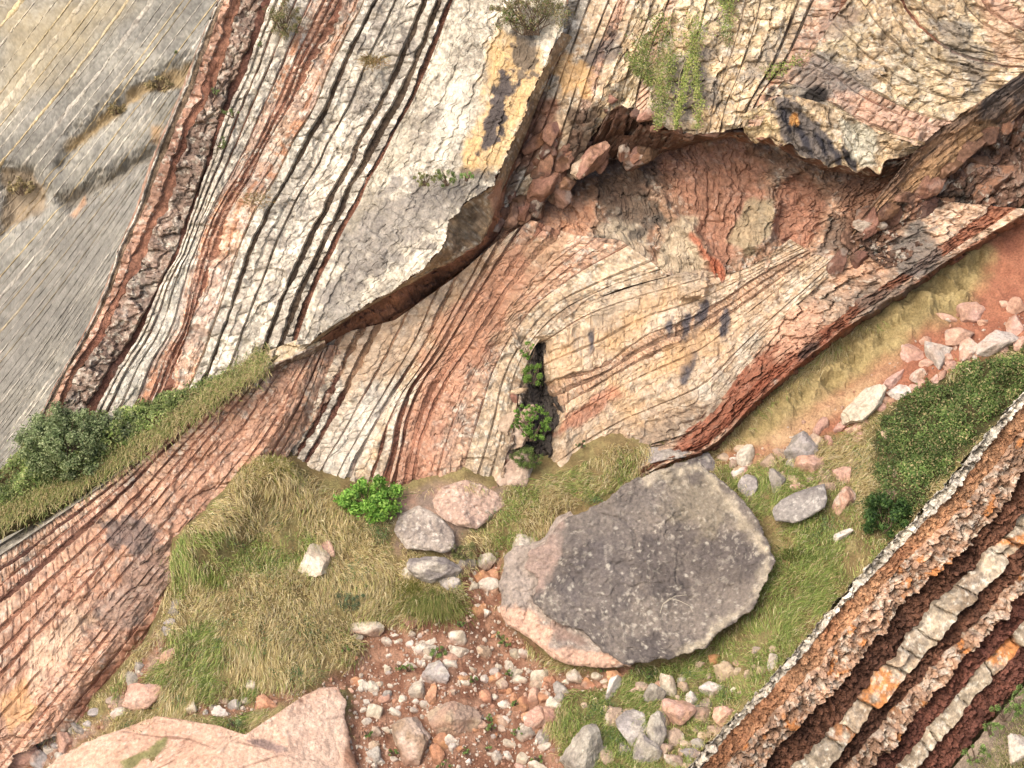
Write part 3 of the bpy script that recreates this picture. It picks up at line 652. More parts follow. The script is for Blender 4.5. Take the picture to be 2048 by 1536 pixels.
# ------------------------------------------------------------------ recess, folded wall and lower band
r = empty('cliff', 'folded rock wall of tan, white and red layers bent round a wet black crack', kind='structure', loc=at(1100, 950, 0))
e0 = [(940,400,-.9),(1060,330,-1.0),(1150,240,-1.1),(1220,210,-1.0),(1300,225,-1.1),(1400,255,-.9),(1500,262,-.6),(1600,300,-.6),(1700,330,-.4),(1800,300,.2),(1880,250,.4)]
e1 = [(950,470,-.6),(1060,430,-.5),(1150,400,-.5),(1240,400,-.5),(1320,400,-.5),(1400,400,-.5),(1480,400,-.4),(1560,410,-.4),(1640,430,-.2),(1740,430,.0),(1860,370,.3)]
e2 = [(940,530,-.4),(1060,500,-.2),(1150,490,-.1),(1240,510,-.1),(1320,545,-.1),(1400,570,0),(1470,570,0),(1540,540,0),(1620,525,0),(1720,505,.2),(1860,400,.4)]
e0 = [(a, b, c - .8) for a, b, c in e0]; e1 = [(a, b, c - .25) for a, b, c in e1]
E_T = list(zip(e0, e1, e2))
BT['E'] = dict(H=.0, c=[(190,150,118),(160,122,94)], v=(1.6,.34), jd=.05, ba=.09, ro=.11, ti=0, dark=.35, pale=.1)
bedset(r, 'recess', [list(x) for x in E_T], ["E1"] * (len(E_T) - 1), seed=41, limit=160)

F0 = [(660,672),(612,790),(578,870),(540,950),(520,1010)]
F1 = [(790,640),(735,745),(680,850),(632,930),(600,1010)]
F2 = [(905,558),(850,680),(800,762),(742,862),(700,940),(662,1030)]
F3 = [(1000,478),(930,600),(868,710),(818,780),(793,850),(785,905),(768,960),(740,1040)]
F4 = [(1062,440),(965,590),(905,690),(850,775),(822,850),(808,930),(785,1040)]
F5 = [(1150,470),(1055,560),(990,650),(935,730),(885,815),(852,900),(825,1050)]
F6 = [(1240,480),(1135,545),(1055,615),(1008,680),(978,740),(958,800),(932,880),(890,1040)]
F7 = [(1300,522),(1190,568),(1098,618),(1046,680),(1006,760),(990,830),(965,920),(925,1040)]
F8 = [(1335,552),(1222,585),(1132,634),(1070,692),(1044,755),(1030,830),(1010,920),(975,1040)]
sp = ["w4 r2.4 w5 R5 w6 R4 w7", "d1 w7 r2 w8 d1.6 w8 r1.4 w8", "d1.4 t6 R3.4 t6 R3.4 w5 r1", "t7 R5 w5 R4 p5", "p2 r4 q3 r3 p4", "p6 r1 p6 r1 p7 r.8 p6", "p5 r1.2 t6 d.6 y12", "k1.2 t6 d.8 t5 k1.6", "T8 d1 T8"]
sp = ["w4 r2.2 a5 R3.6 w6 R2.8 a7", "a8 r1.4 W10 a8 r1 W9", "R2.4 t6 t6 r1.6 a6 r1", "R4 a5 R3 p5", "p3 r3 q4 r2 p5", "P8 p6 r.6 P9 p6", "p6 r.8 t6 y12", "d.9 t6 t5 d.6 T9"]
bedset(r, 'fold', [F0, F1, F2, F3, F4, F5, F6, F7, F8], sp, w0=lambda x, y: -.0045 * max(0, y - foot(x) - 8) - .12 * (x > 985 and y > 660), seed=43, limit=300, wob=.26, amp=.5)

H0 = [(1070,676),(1136,624),(1222,588),(1320,558),(1400,540),(1450,548),(1505,530),(1580,478)]
H1 = [(1080,690),(1170,640),(1280,600),(1380,572),(1470,545),(1600,490)]
H2 = [(1095,765),(1165,745),(1210,728),(1250,697),(1300,665),(1390,632),(1440,603),(1520,550),(1615,500)]
H3 = [(1102,828),(1150,800),(1185,780),(1240,745),(1300,712),(1390,676),(1470,622),(1550,565),(1632,508)]
H4 = [(1100,890),(1180,842),(1250,803),(1330,768),(1420,718),(1500,648),(1570,588),(1655,518)]
H5 = [(1085,965),(1160,915),(1250,862),(1330,828),(1420,785),(1480,718),(1560,640),(1640,568),(1705,505)]
H6 = [(1120,990),(1200,930),(1300,888),(1385,860),(1455,790),(1520,700),(1580,622),(1660,550),(1760,480)]
sp = ["T9 t6 y9 r.7 t7", "y12 t5 y6 d.4 a9 a5 a6", "R1.5 p6 R1.9 p6 R1.4", "t8 t4 t6 d.3 y9 a5 y6", "a8 y4 y7 d.4 a7 t5", "T9 T8"]
for g_, e_ in zip((H0, H1, H2, H3, H4, H5, H6), (-16, 8, -8, 12, -4, 10, 0)): g_[0] = (g_[0][0] + e_, g_[0][1] - e_ * .4, -.5); g_.insert(1, (g_[0][0] + 16, g_[0][1] - 8, -.05))
bedset(r, 'limb', [H0, H1, H2, H3, H4, H5, H6], sp, w0=0.0, seed=47, limit=300, wob=.4, amp=.6, macro=.5)
# wet crack behind the ferns
BT['c'] = dict(H=-.05, c=[(186,160,132),(158,132,108)], v=(.7,.4), jd=.08, ba=.22, ro=.16, ti=0, dark=.3)
stain_shade('crack', [(1056,690),(1090,680),(1116,760),(1124,840),(1112,905),(1080,970),(1020,1005),(1046,900),(1042,820),(1062,760)], (74,68,64), .95, 4, 12, 2.5)
bedset(r, 'crack', [[(1020,650,-.1),(1040,760,-.1),(1025,860,-.1),(1000,950,-.1),(980,1010,.0)], [(1075,660,-.3),(1086,770,-.6),(1078,860,-.6),(1062,930,-.5),(1034,1010,-.5)], [(1130,680,-.1),(1130,780,-.1),(1128,860,-.1),(1125,930,0),(1110,1010,0)]], ["c1", "c1"], seed=49, limit=0)

g0 = [(1160,955,-.2),(1285,893,-.2),(1370,860,-.2),(1438,790,-.2),(1502,702,-.2),(1564,622,-.2),(1646,545,-.2),(1750,470,-.1),(1860,400,.1)]
g1 = [(1200,985,.6),(1320,918,.6),(1400,880,.7),(1490,790,.9),(1580,702,1.1),(1660,650,1.2),(1740,590,1.3),(1840,520,1.4),(1980,410,1.4)]
g2 = [(1210,995,.8),(1340,925,.9),(1420,893,1.0),(1510,805,1.2),(1600,728,1.4),(1700,652,1.5),(1780,600,1.6),(1880,532,1.7),(2060,420,1.7)]
g3 = [(1215,1000,0),(1345,935,-.2),(1428,905,-.4),(1522,820,-.5),(1612,745,-.6),(1712,672,-.6),(1790,618,-.6),(1890,548,-.6),(2070,436,-.6)]
BT['z'] = dict(H=.0, c=[(206,170,138),(184,148,120)], v=(.7,.3), jd=.08, ba=.15, ro=.18, ti=0, dark=.25, pale=.1)
BT['x'] = dict(H=.0, c=[(166,108,78),(140,88,64)], v=(.35,.10), jd=.06, ba=.12, ro=.12, ti=0)
bedset(r, 'lower_band', [g0, g1, g2, g3], ["z1", "x2 z1", "u1"], seed=51, limit=100)
# dark chaotic rock between the brown underside and the lower band
k0 = [(1690,478,.0),(1790,415,.1),(1880,358,.2),(1980,282,.2),(2060,220,.2),(2160,150,.2)]
k1 = [(1740,510,.6),(1840,460,.5),(1930,400,.3),(2020,340,.2),(2080,300,.1),(2170,240,.1)]
k2 = [(1800,570,1.3),(1890,520,1.2),(1980,460,1.0),(2060,400,.7),(2110,370,.6),(2180,330,.6)]
BT['e'] = dict(H=.0, c=[(140,102,80),(108,80,64)], v=(.7,.4), jd=.10, ba=.24, ro=.26, ti=0, dark=.1)
bedset(r, 'dark_rock', [k0, k1, k2], ["e1", "e1"], seed=53, limit=60)
# massive rock behind everything
bk = [[(x, y, -2.6 if x > 620 else -3.5) for x in (150, 500, 900, 1300, 1700, 2250)] for y in (-120, 500, 1200)]
bk = [[(700,y,-3.2),(900,y,-2.6),(1500,y,-2.4),(2250,y,-2.4)] for y in (-160, 500, 1100)]
bedset(r, 'mass', bk, ["u1", "u1"], seed=55, limit=0, res=.3)

# ------------------------------------------------------------------ pink layered outcrop (lower left)
r = empty('rock_outcrop', 'pink and red layered outcrop below the brambles, left of the grass mound', 'rock outcrop', loc=at(180, 1450, 3))
Ja = [(420,800),(330,868),(240,945),(120,1030),(0,1110),(-110,1180)]
Jb = [(470,768),(330,900),(230,1000),(110,1105),(0,1200),(-110,1290)]
Jc = [(545,715),(420,870),(330,982),(200,1130),(90,1250),(0,1345),(-110,1450)]
Jd = [(600,695),(490,870),(390,990),(300,1105),(190,1235),(90,1360),(0,1460),(-110,1570)]
Je = [(640,690),(560,850),(482,960),(405,1055),(326,1150),(240,1262),(150,1375),(60,1490),(-20,1590)]
Jf = [(668,690,.0),(622,830,.05),(560,950,.2),(480,1060,.6),(410,1152,1.2),(330,1262,1.8),(240,1372,2.3),(150,1485,2.9),(70,1590,3.4)]
Jg = [(690,700,-.2),(665,850,-.2),(610,970,-.1),(540,1070,.2),(470,1160,.8),(400,1262,1.5),(310,1372,2.2),(220,1485,2.9),(140,1590,3.6)]
CJ = [(-200,1000),(300,800),(560,660),(700,640),(690,760),(560,930),(500,932),(440,1000),(374,1056),(362,1120),(352,1180),(334,1240),(322,1300),(290,1352),(205,1405),(182,1442),(100,1475),(25,1515),(-20,1620),(-200,1620)]
sp = ["p7 R2.2 p6 r1.2 q6 R1.4", "R1.6 p7 r1.4 p6 r1 P6", "r1.6 p7 d.8 P11 r1 p6", "P14 d.6 p7 r1.8 p6 d.8", "P8 R1.6 p6 d.8 P10", "p7 r1.2 P10 r1 p6", "P8 r1.4 q7 d1 P7"]
bedset(r, 'outcrop', [Ja, Jb, Jc, Jd, Je, Jf, Jg], sp, w0=wj, seed=61, limit=300, wob=.25, clip=CJ, amp=.62)
bedset(r, 'outcrop', [[(p[0] - 8, p[1] - 16, wj(p[0], p[1]) - 2.6) for p in Ja], [(p[0], p[1], wj(p[0], p[1])) for p in Ja]], ["g1"], seed=62, limit=0, res=.08)
print('rock', round(time.time() - T00, 1), NBLK)

# ------------------------------------------------------------------ near ridge (lower right)
r = empty('rock_ridge', 'slanting layered rock ridge with grey and orange blocks between dark red bands, lower right', 'rock ridge', loc=at(1700, 1450, 8))
R0 = [(2210,650),(2130,712),(2048,788),(1994,838),(1928,896),(1884,960),(1830,1035),(1771,1090),(1713,1155),(1651,1232),(1592,1298),(1537,1353),(1483,1415),(1421,1488),(1388,1528),(1330,1592),(1270,1660)]
R0 = [(2048 + (x_ - 2048) , 788 + (x_ - 2048) * -1.121 + 5 * math.sin(x_ * .021)) for x_ in range(2230, 1230, -45)]
def wr(x, y, dpx): return 4.6 + (y - 788) * .0034 + dpx * .0062
Rg = [[(x + .747 * d, y + .666 * d, wr(x, y, d)) for x, y in R0] for d in (0, 106, 232, 388)]
bedset(r, 'ridge', Rg, ["L1.9 B3.4 K5.8", "N4.4 G4.2 N3", "K3.6 M4 G3 M5.2"], seed=71, res=.038, limit=300, wob=.12, macro=.12)
bedset(r, 'ridge', [[(x + 4, y + 2, wr(x, y, 0) - 3.0) for x, y in R0], [(x, y, wr(x, y, 0) + .12) for x, y in R0]], ["L1"], seed=72, res=.06, limit=0)

# ------------------------------------------------------------------ ground
P_SCREE = [(690,1255),(760,1228),(830,1245),(925,1190),(915,1150),(960,1105),(1010,1095),(1010,1230),(1060,1290),(1130,1335),(1260,1335),(1220,1372),(1120,1385),(1105,1440),(1120,1490),(1150,1540),(1180,1720),(350,1720),(480,1536),(700,1470),(690,1370),(560,1405),(470,1432),(380,1422),(410,1392),(520,1382),(620,1372),(690,1330),(725,1290)]
P_EARTH = [(1425,900),(2300,235),(2300,560),(2048,680),(1930,735),(1800,800),(1750,825),(1690,865),(1600,890),(1500,925),(1430,932)]
P_YEL = [(1400,915),(1600,735),(1850,550),(1960,480),(1985,520),(1950,610),(1850,665),(1750,740),(1640,810),(1540,875),(1440,915)]
P_SAND = [(1520,895),(1640,805),(1760,735),(1800,720),(1750,790),(1660,840),(1580,890),(1490,920)]
P_IVY = [(2300,480),(2048,682),(1960,728),(1880,752),(1800,800),(1752,828),(1745,880),(1765,960),(1730,1010),(1722,1060),(1790,1075),(1900,930),(2048,800),(2300,560)]
P_FOOT = [(780,1010),(870,980),(1010,985),(985,1040),(930,1060),(905,1110),(800,1100)]
P_LEFTSOIL = [(0,1480),(100,1470),(210,1430),(330,1260),(340,1290),(260,1420),(150,1500),(60,1560),(-50,1560)]
gx = np.arange(-160, 2260, 5.0); gy = np.arange(180, 1720, 5.0)
GX, GY = np.meshgrid(gx, gy)
fx_, fy_ = GX.ravel(), GY.ravel()
def ground_relief(p, px, py):
    a = (fbm(p * .35, 3, 501) - .5) * .9 + (fbm(p * 1.3, 4, 502) - .5) * .38 + (fbm(p * 4.0, 3, 503) - .5) * .10
    return a
GB = at(fx_, fy_, wg(fx_, fy_))
rel = ground_relief(GB, fx_, fy_)
dfoot = (fy_ - foot(fx_))
rel = rel * sstep(-40, 60, dfoot) + .40 * sstep(-70, -5, dfoot) * sstep(120, 30, dfoot) * sstep(1330, 1200, fx_) * sstep(380, 500, fx_)
GN = np.array([0, -.574, .819])
d_scree = sdf_poly(fx_, fy_, P_SCREE); d_earth = sdf_poly(fx_, fy_, P_EARTH)
d_out = sdf_poly(fx_, fy_, [(-200,1080),(150,980),(300,900),(480,860),(560,900),(540,950),(440,1040),(370,1110),(330,1240),(310,1300),(180,1420),(0,1520),(-200,1600)])
rel = rel - 1.6 * sstep(-8, -70, d_out) - .35 * sstep(20, -20, d_scree)
rel = rel + .95 * sstep(1220, 1090, fy_) * sstep(80, 5, d_out) * sstep(920, 960, fy_)
d_rid = (fx_ - 1713) * .747 + (fy_ - 1155) * .666
rel = rel - 5.0 * sstep(25, 90, d_rid)
GP = GB + GN * rel[:, None]
def col_ground(px, py, p):
    n1 = sstep(.35, .65, fbm(p * .8, 4, 511))[:, None]; n2 = sstep(.4, .62, fbm(p * 2.6, 4, 512))[:, None]
    C = alb((158, 142, 88)) * (1 - n1) + alb((132, 122, 72)) * n1
    C = C * (1 - .4 * n2) + alb((120, 84, 54)) * .4 * n2
    nz = (fbm(p * 1.5, 4, 513) - .5) * 50
    def lay(C, poly, c1, c2, soft=12, nn=None):
        d = sdf_poly(px, py, poly) + nz * (1 if nn is None else nn)
        a = sstep(soft, -soft, d)[:, None]
        cc = alb(c1) * (1 - n2) + alb(c2) * n2
        return C * (1 - a) + cc * a
    C = lay(C, P_SCREE, (138, 94, 70), (172, 128, 100))
    C = lay(C, P_EARTH, (182, 118, 86), (166, 104, 76), 10, .6)
    C = lay(C, P_YEL, (188, 166, 108), (166, 146, 94), 24, .9)
    C = lay(C, P_SAND, (208, 170, 124), (198, 158, 114), 24, .8)
    C = lay(C, P_IVY, (70, 72, 38), (92, 84, 50), 14, .6)
    C = lay(C, P_FOOT, (176, 140, 118), (150, 128, 112), 14, .8)
    C = lay(C, P_LEFTSOIL, (150, 104, 78), (180, 150, 128), 14, .8)
    return C * (.85 + .3 * vnoise(p * 9, 515))[:, None]
# earth slope keeps fold-like lumps under the overhang
gl_ = np.stack([GB[:, 0] * .8 + GB[:, 2] * .5, GB[:, 2] * 1.1 - GB[:, 0] * .55, GB[:, 1] * .4], 1)
lump = (np.abs(fbm(gl_ * .9, 5, 521, .6) - .5) * -3.2 + .4 + (fbm(gl_ * 3.0, 3, 524) - .5) * .5) * sstep(20, -60, sdf_poly(fx_, fy_, P_YEL)) + (fbm(GB * 3.0, 3, 522) - .5) * .16 * sstep(20, -20, d_earth)
GP = GP + GN * lump[:, None]
idx = np.arange(GX.size).reshape(GX.shape)
GF = np.stack([idx[:-1, :-1], idx[1:, :-1], idx[1:, 1:], idx[:-1, 1:]], -1).reshape(-1, 4)
below = (fy_ - foot(fx_))[GF].max(1) > -60
g_obj = mkmesh('ground', *sub(GP, GF[below], col_ground(fx_, fy_, GP), np.ones(below.sum(), bool)), M_SOIL)
tag(g_obj, 'sloping ground of grass, red earth and scree at the foot of the cliff', kind='structure')
tz = float(GP[:, 2].min()) - 6.0
T_ = np.array([[-600, -300, tz], [600, -300, tz], [600, 900, tz], [-600, 900, tz]], float)
tag(mkmesh('terrain', T_, np.array([[0, 1, 2, 3]]), np.repeat(alb((150, 134, 100))[None], 4, 0), M_SOIL), 'low ground spreading far below the cliff', kind='structure')
def gpos(px, py):
    """point on the ground sheet at a layout position"""
    i = np.clip((np.asarray(px, float) - gx[0]) / 5.0, 0, len(gx) - 1.001); j = np.clip((np.asarray(py, float) - gy[0]) / 5.0, 0, len(gy) - 1.001)
    i0, j0 = i.astype(int), j.astype(int); fi, fj = (i - i0)[..., None], (j - j0)[..., None]
    W_ = len(gx); A_ = GP
    return (A_[j0 * W_ + i0] * (1 - fi) + A_[j0 * W_ + i0 + 1] * fi) * (1 - fj) + (A_[(j0 + 1) * W_ + i0] * (1 - fi) + A_[(j0 + 1) * W_ + i0 + 1] * fi) * fj
def gw(px, py): return float((CAM + D0 * FW - gpos(px, py)) @ FW)

# bank at the lower right corner, in front of the ridge
b0 = [(x + .747 * 392, y + .666 * 392, wr(x, y, 392) - .2) for x, y in R0]
b1 = [(x + .747 * 440, y + .666 * 440, wr(x, y, 440) + .35) for x, y in R0]
b2 = [(x + .747 * 720, y + .666 * 720, wr(x, y, 720) + 1.2) for x, y in R0]
BT['n'] = dict(H=.0, c=[(196,172,146),(172,146,120)], ro=.06, ti=0)
BT['i'] = dict(H=.0, c=[(128,118,70),(110,96,60)], ro=.16, ti=0)
r = empty('bank', 'grassy bank with a pale sandy edge below the ridge', kind='structure', loc=at(2000, 1500, 9))
bank = bedset(r, 'bank', [b0, b1, b2], ["n1", "i1"], seed=75, limit=0, mat=M_SOIL, names=('earth', 'earth'))

# ------------------------------------------------------------------ rocks
def slab_rock(name, label, cat, poly, wfun, thick, cols, key, na=240, nr=60, rough=.18, edge=.22, seed=1, group=None, under=.10):
    """massive rock: a free outline in its own plane, rounded edges, sides running back into the ground"""
    P = np.asarray(poly, float); c = P.mean(0)
    Q = np.r_[P, P[:1]]; d = np.r_[0, np.cumsum(np.hypot(*np.diff(Q, axis=0).T))]; t = np.linspace(0, d[-1], na, endpoint=False)
    O = np.stack([np.interp(t, d, Q[:, 0]), np.interp(t, d, Q[:, 1])], 1)
    for _ in range(1): O = (np.roll(O, 1, 0) + 2 * O + np.roll(O, -1, 0)) / 4
    O3 = np.c_[O * .02, np.full(na, seed * 3.3)]
    O = c + (O - c) * (1 + .06 * (fbm(O3 * 2.2, 3, seed) - .5) + .022 * (vnoise(O3 * 7, seed + 1) - .5) + .012 * (vnoise(O3 * 16, seed + 2) - .5))[:, None]
    rr = np.r_[np.linspace(0.001, 1, nr) ** .8, np.ones(8)]
    side = np.r_[np.zeros(nr), np.linspace(.1, 1, 8)]
    px = c[0] + (O[None, :, 0] - c[0]) * (rr * (1 - under * side))[:, None]; py = c[1] + (O[None, :, 1] - c[1]) * (rr * (1 - under * side))[:, None]
    w = np.vectorize(wfun)(px, py)
    size = np.hypot(*(P - c).T).mean() * .0176
    er = (1 - rr) * size
    w = w - edge * (np.exp(-er / (edge * .6)) * (side == 0))[:, None] - (edge + thick * side)[:, None] * (side > 0)[:, None]
    p = at(px, py, w).reshape(-1, 3)
    rel = rough * 1.6 * (fbm(p * .9, 5, seed + 3, .55) - .5) + rough * .25 * (vnoise(p * 8, seed + 4) - .5)
    cid, r1, r2, bd, du, dv = voro(p[:, 0] * .55 + (fbm(p * .8, 3, seed + 7) - .5) * 1.5, p[:, 2] * .7 + (fbm(p * .8 + 9, 3, seed + 8) - .5) * 1.5, seed)
    rel += rough * .3 * (r1 - .5) * sstep(0, .15, bd) - rough * .10 * np.exp(-(bd / .03) ** 2) * r2
    V = p - FW * rel[:, None]
    f1 = sstep(.35, .65, fbm(p * 1.1, 5, seed + 11))[:, None]
    C = alb(cols[0]) * (1 - f1) + alb(cols[1]) * f1
    a = (sstep(.60, .67, fbm(p * 7.0, 4, seed + 12, .65)) * .7)[:, None]
    C = C * (1 - a) + alb(cols[2]) * a
    C = C * (.85 + .3 * vnoise(p * 10, seed + 13))[:, None]
    C = apply_stains_shades(key, px.ravel(), py.ravel(), p, C)
    R_ = len(rr); ii = np.arange(R_ * na).reshape(R_, na); jn = np.roll(ii, -1, 1)
    F = np.stack([ii[:-1], ii[1:], jn[1:], jn[:-1]], -1).reshape(-1, 4)
    v0 = V[F[:, 0]]; nn = np.cross(V[F[:, 1]] - v0, V[F[:, 2]] - v0)
    if np.median(nn @ FW) > 0: F = F[:, ::-1]
    o = mkmesh(name, V, F, C, M_STONE, origin=V[-na:].mean(0))
    return tag(o, label, cat, group)

PINKB = (214,168,142)
BO = [(1012,1105),(1050,1088),(1085,1078),(1112,1040),(1150,1022),(1205,1000),(1240,975),(1275,955),(1350,928),(1392,917),(1430,948),(1470,985),(1505,1025),(1535,1070),(1545,1125),(1530,1180),(1500,1222),(1440,1268),(1385,1305),(1340,1322),(1240,1332),(1140,1328),(1085,1300),(1040,1262),(1006,1240),(1000,1190),(1004,1140)]
FACE = [(1062,1100),(1095,1082),(1118,1044),(1150,1030),(1205,1003),(1240,978),(1275,955),(1350,928),(1392,915),(1412,936),(1440,955),(1472,990),(1505,1022),(1530,1072),(1548,1122),(1526,1178),(1500,1222),(1440,1262),(1418,1290),(1380,1306),(1340,1318),(1250,1328),(1200,1300),(1172,1266),(1120,1248),(1085,1222),(1062,1205),(1072,1160),(1052,1135)]
PEDGE = [(1008,1112),(1030,1092),(1060,1090),(1090,1075),(1112,1036),(1140,1024),(1170,1060),(1150,1200),(1220,1270),(1270,1310),(1262,1334),(1200,1336),(1140,1330),(1108,1318),(1086,1298),(1040,1264),(1012,1250),(1000,1222),(1004,1196),(996,1170),(1006,1140)]
stain_shade('pink_edge', [(1000,1150),(1020,1100),(1060,1090),(1080,1150),(1050,1200),(1020,1200)], (176,160,146), .7, 6, 20, 2.4)
stain_shade('pink_edge', [(995,1215),(1062,1222),(1112,1258),(1104,1288),(1185,1296),(1275,1330),(1140,1345),(1020,1285)], (222,178,150), .92, 6, 18, 2.2)
stain_shade('pink_edge', [(985,1075),(1150,1005),(1160,1100),(1085,1185),(1040,1215),(990,1200)], (172,156,142), .85, 8, 26, 2.2)
stain_shade('pink_edge', [(1110,1230),(1180,1290),(1120,1280),(1090,1250)], (150,120,104), .7, 4, 14, 2.6)
stain_shade('boulder', [(1062,1090),(1130,1040),(1120,1110),(1090,1180),(1060,1200),(1040,1140)], (178,150,134), .75, 8, 26, 2)
stain_shade('boulder', [(1290,955),(1395,915),(1545,1110),(1540,1180),(1380,1310),(1340,1320),(1510,1190),(1532,1110),(1400,945),(1300,968)], (214,198,168), .6, 8, 22, 2.4)
stain_shade('boulder', [(1350,1060),(1480,1080),(1500,1150),(1400,1190),(1300,1150)], (104,94,88), .6, 30, 50, 1.6)
stain_shade('boulder', [(1130,1100),(1250,1040),(1260,1180),(1200,1260),(1120,1220)], (106,98,96), .55, 30, 50, 1.6)
stain_shade('boulder', [(1330,960),(1420,960),(1500,1050),(1400,1070),(1330,1020)], (158,144,118), .55, 24, 40, 1.8)
stain_shade('boulder', [(1120,1040),(1300,970),(1320,1010),(1200,1060),(1130,1080)], (128,118,110), .5, 20, 40, 1.8)
sr_ = np.random.RandomState(3)
for k in range(70):
    x_, y_ = sr_.normal(1300, 130), sr_.normal(1190, 80); a_ = sr_.uniform(1.2, 3.4)
    stain_shade('boulder', ell(x_, y_, a_ * 1.4, a_, sr_.uniform(0, 90), 7), (206,198,180), .6, 1.5, 4, 6)
bo_ = slab_rock('boulder', 'enormous flat grey boulder with a pink broken edge lying in the grass', 'boulder', FACE, lambda x, y: float(wg(x, y)) * .82 + 1.55, 1.9,
          [(136,124,113), (104,95,90), (190,180,162)], 'boulder', 420, 120, .30, .08, 5, under=.22)
pe_ = slab_rock('broken_edge', None, None, PEDGE, lambda x, y: float(wg(x, y)) * .82 + 1.20 - .0022 * max(0., 1075 - x), 1.5,
          [(178,160,144), (154,138,126), (208,196,178)], 'pink_edge', 300, 70, .40, .20, 6)
pe_.parent = bo_; pe_.matrix_parent_inverse = Matrix.Translation(-bo_.location)
NS = [(95,1530),(175,1482),(250,1455),(312,1432),(380,1442),(440,1452),(492,1470),(545,1440),(588,1420),(600,1395),(640,1376),(676,1373),(690,1400),(694,1440),(705,1500),(725,1560),(745,1660),(20,1660)]
stain_shade('pink_slab', [(690,1420),(720,1450),(760,1660),(690,1660)], (150,106,80), .9, 4, 8, 2.5)
for ln_ in ([(240,1462),(310,1474),(378,1478),(440,1500)], [(300,1536),(340,1500),(372,1478)], [(372,1478),(350,1520),(300,1545)], [(440,1452),(460,1480),(540,1500)], [(600,1400),(640,1440),(660,1500),(650,1560)], [(640,1440),(690,1430)], [(470,1540),(560,1510),(690,1530)], [(560,1450),(590,1500),(580,1560)]):
    stain_shade('pink_slab', [(x_, y_ - 1.5) for x_, y_ in ln_] + [(x_, y_ + 1.5) for x_, y_ in ln_[::-1]], (136,98,78), .85, 1.5, 3.5, 2)
stain_shade('pink_slab', ell(536,1492,46,8,15), (150,124,116), .9, 3, 8, 3)
stain_shade('pink_slab', [(240,1520),(330,1480),(340,1495),(250,1545)], (118,124,62), .85, 4, 14, 3)
stain_shade('pink_slab', [(570,1420),(690,1385),(690,1540),(560,1660)], (218,190,168), .5, 20, 30, 2)
slab_rock('rock_slab', 'flat cracked pink rock slab at the bottom edge below the grass mound', 'rock slab', NS, lambda x, y: float(wg(x, y)) + .28, .8,
          [(222,184,156), (212,168,140), (230,204,182)], 'pink_slab', 300, 90, .22, .10, 8)
slab_rock('boulder', 'broad grey boulder with a flat top and a dark underside, upslope of the big boulder', 'boulder',
          [(1545,1020),(1560,1000),(1590,985),(1650,966),(1655,1000),(1650,1016),(1625,1032),(1590,1046),(1550,1042)], lambda x, y: float(wg(x, y)) + .75, 1.0, [(160,152,144),(138,130,124),(206,198,186)], 'r2', 120, 30, .16, .14, 11)

slab_rock('rock_outcrop', 'broad grey outcrop rock between the green bush and the straw grass', 'rock outcrop', [(788,1062),(800,1028),(838,1010),(862,1022),(884,1036),(908,1062),(912,1098),(888,1106),(860,1100),(812,1098)], lambda x, y: float(wg(x, y)) + .55, 1.0,
          [(186,172,158),(160,146,134),(222,210,194)], 'r3', 140, 36, .42, .16, 21)
slab_rock('rock_outcrop', 'pinkish grey outcrop rock at the cliff foot above the broad grey outcrop', 'rock outcrop', [(858,1002),(884,974),(930,958),(962,968),(1006,994),(1014,1012),(985,1034),(954,1058),(914,1052),(880,1034)], lambda x, y: float(wg(x, y)) + .60, 1.0,
          [(206,172,150),(180,152,136),(222,204,186)], 'r4', 140, 36, .42, .16, 23)
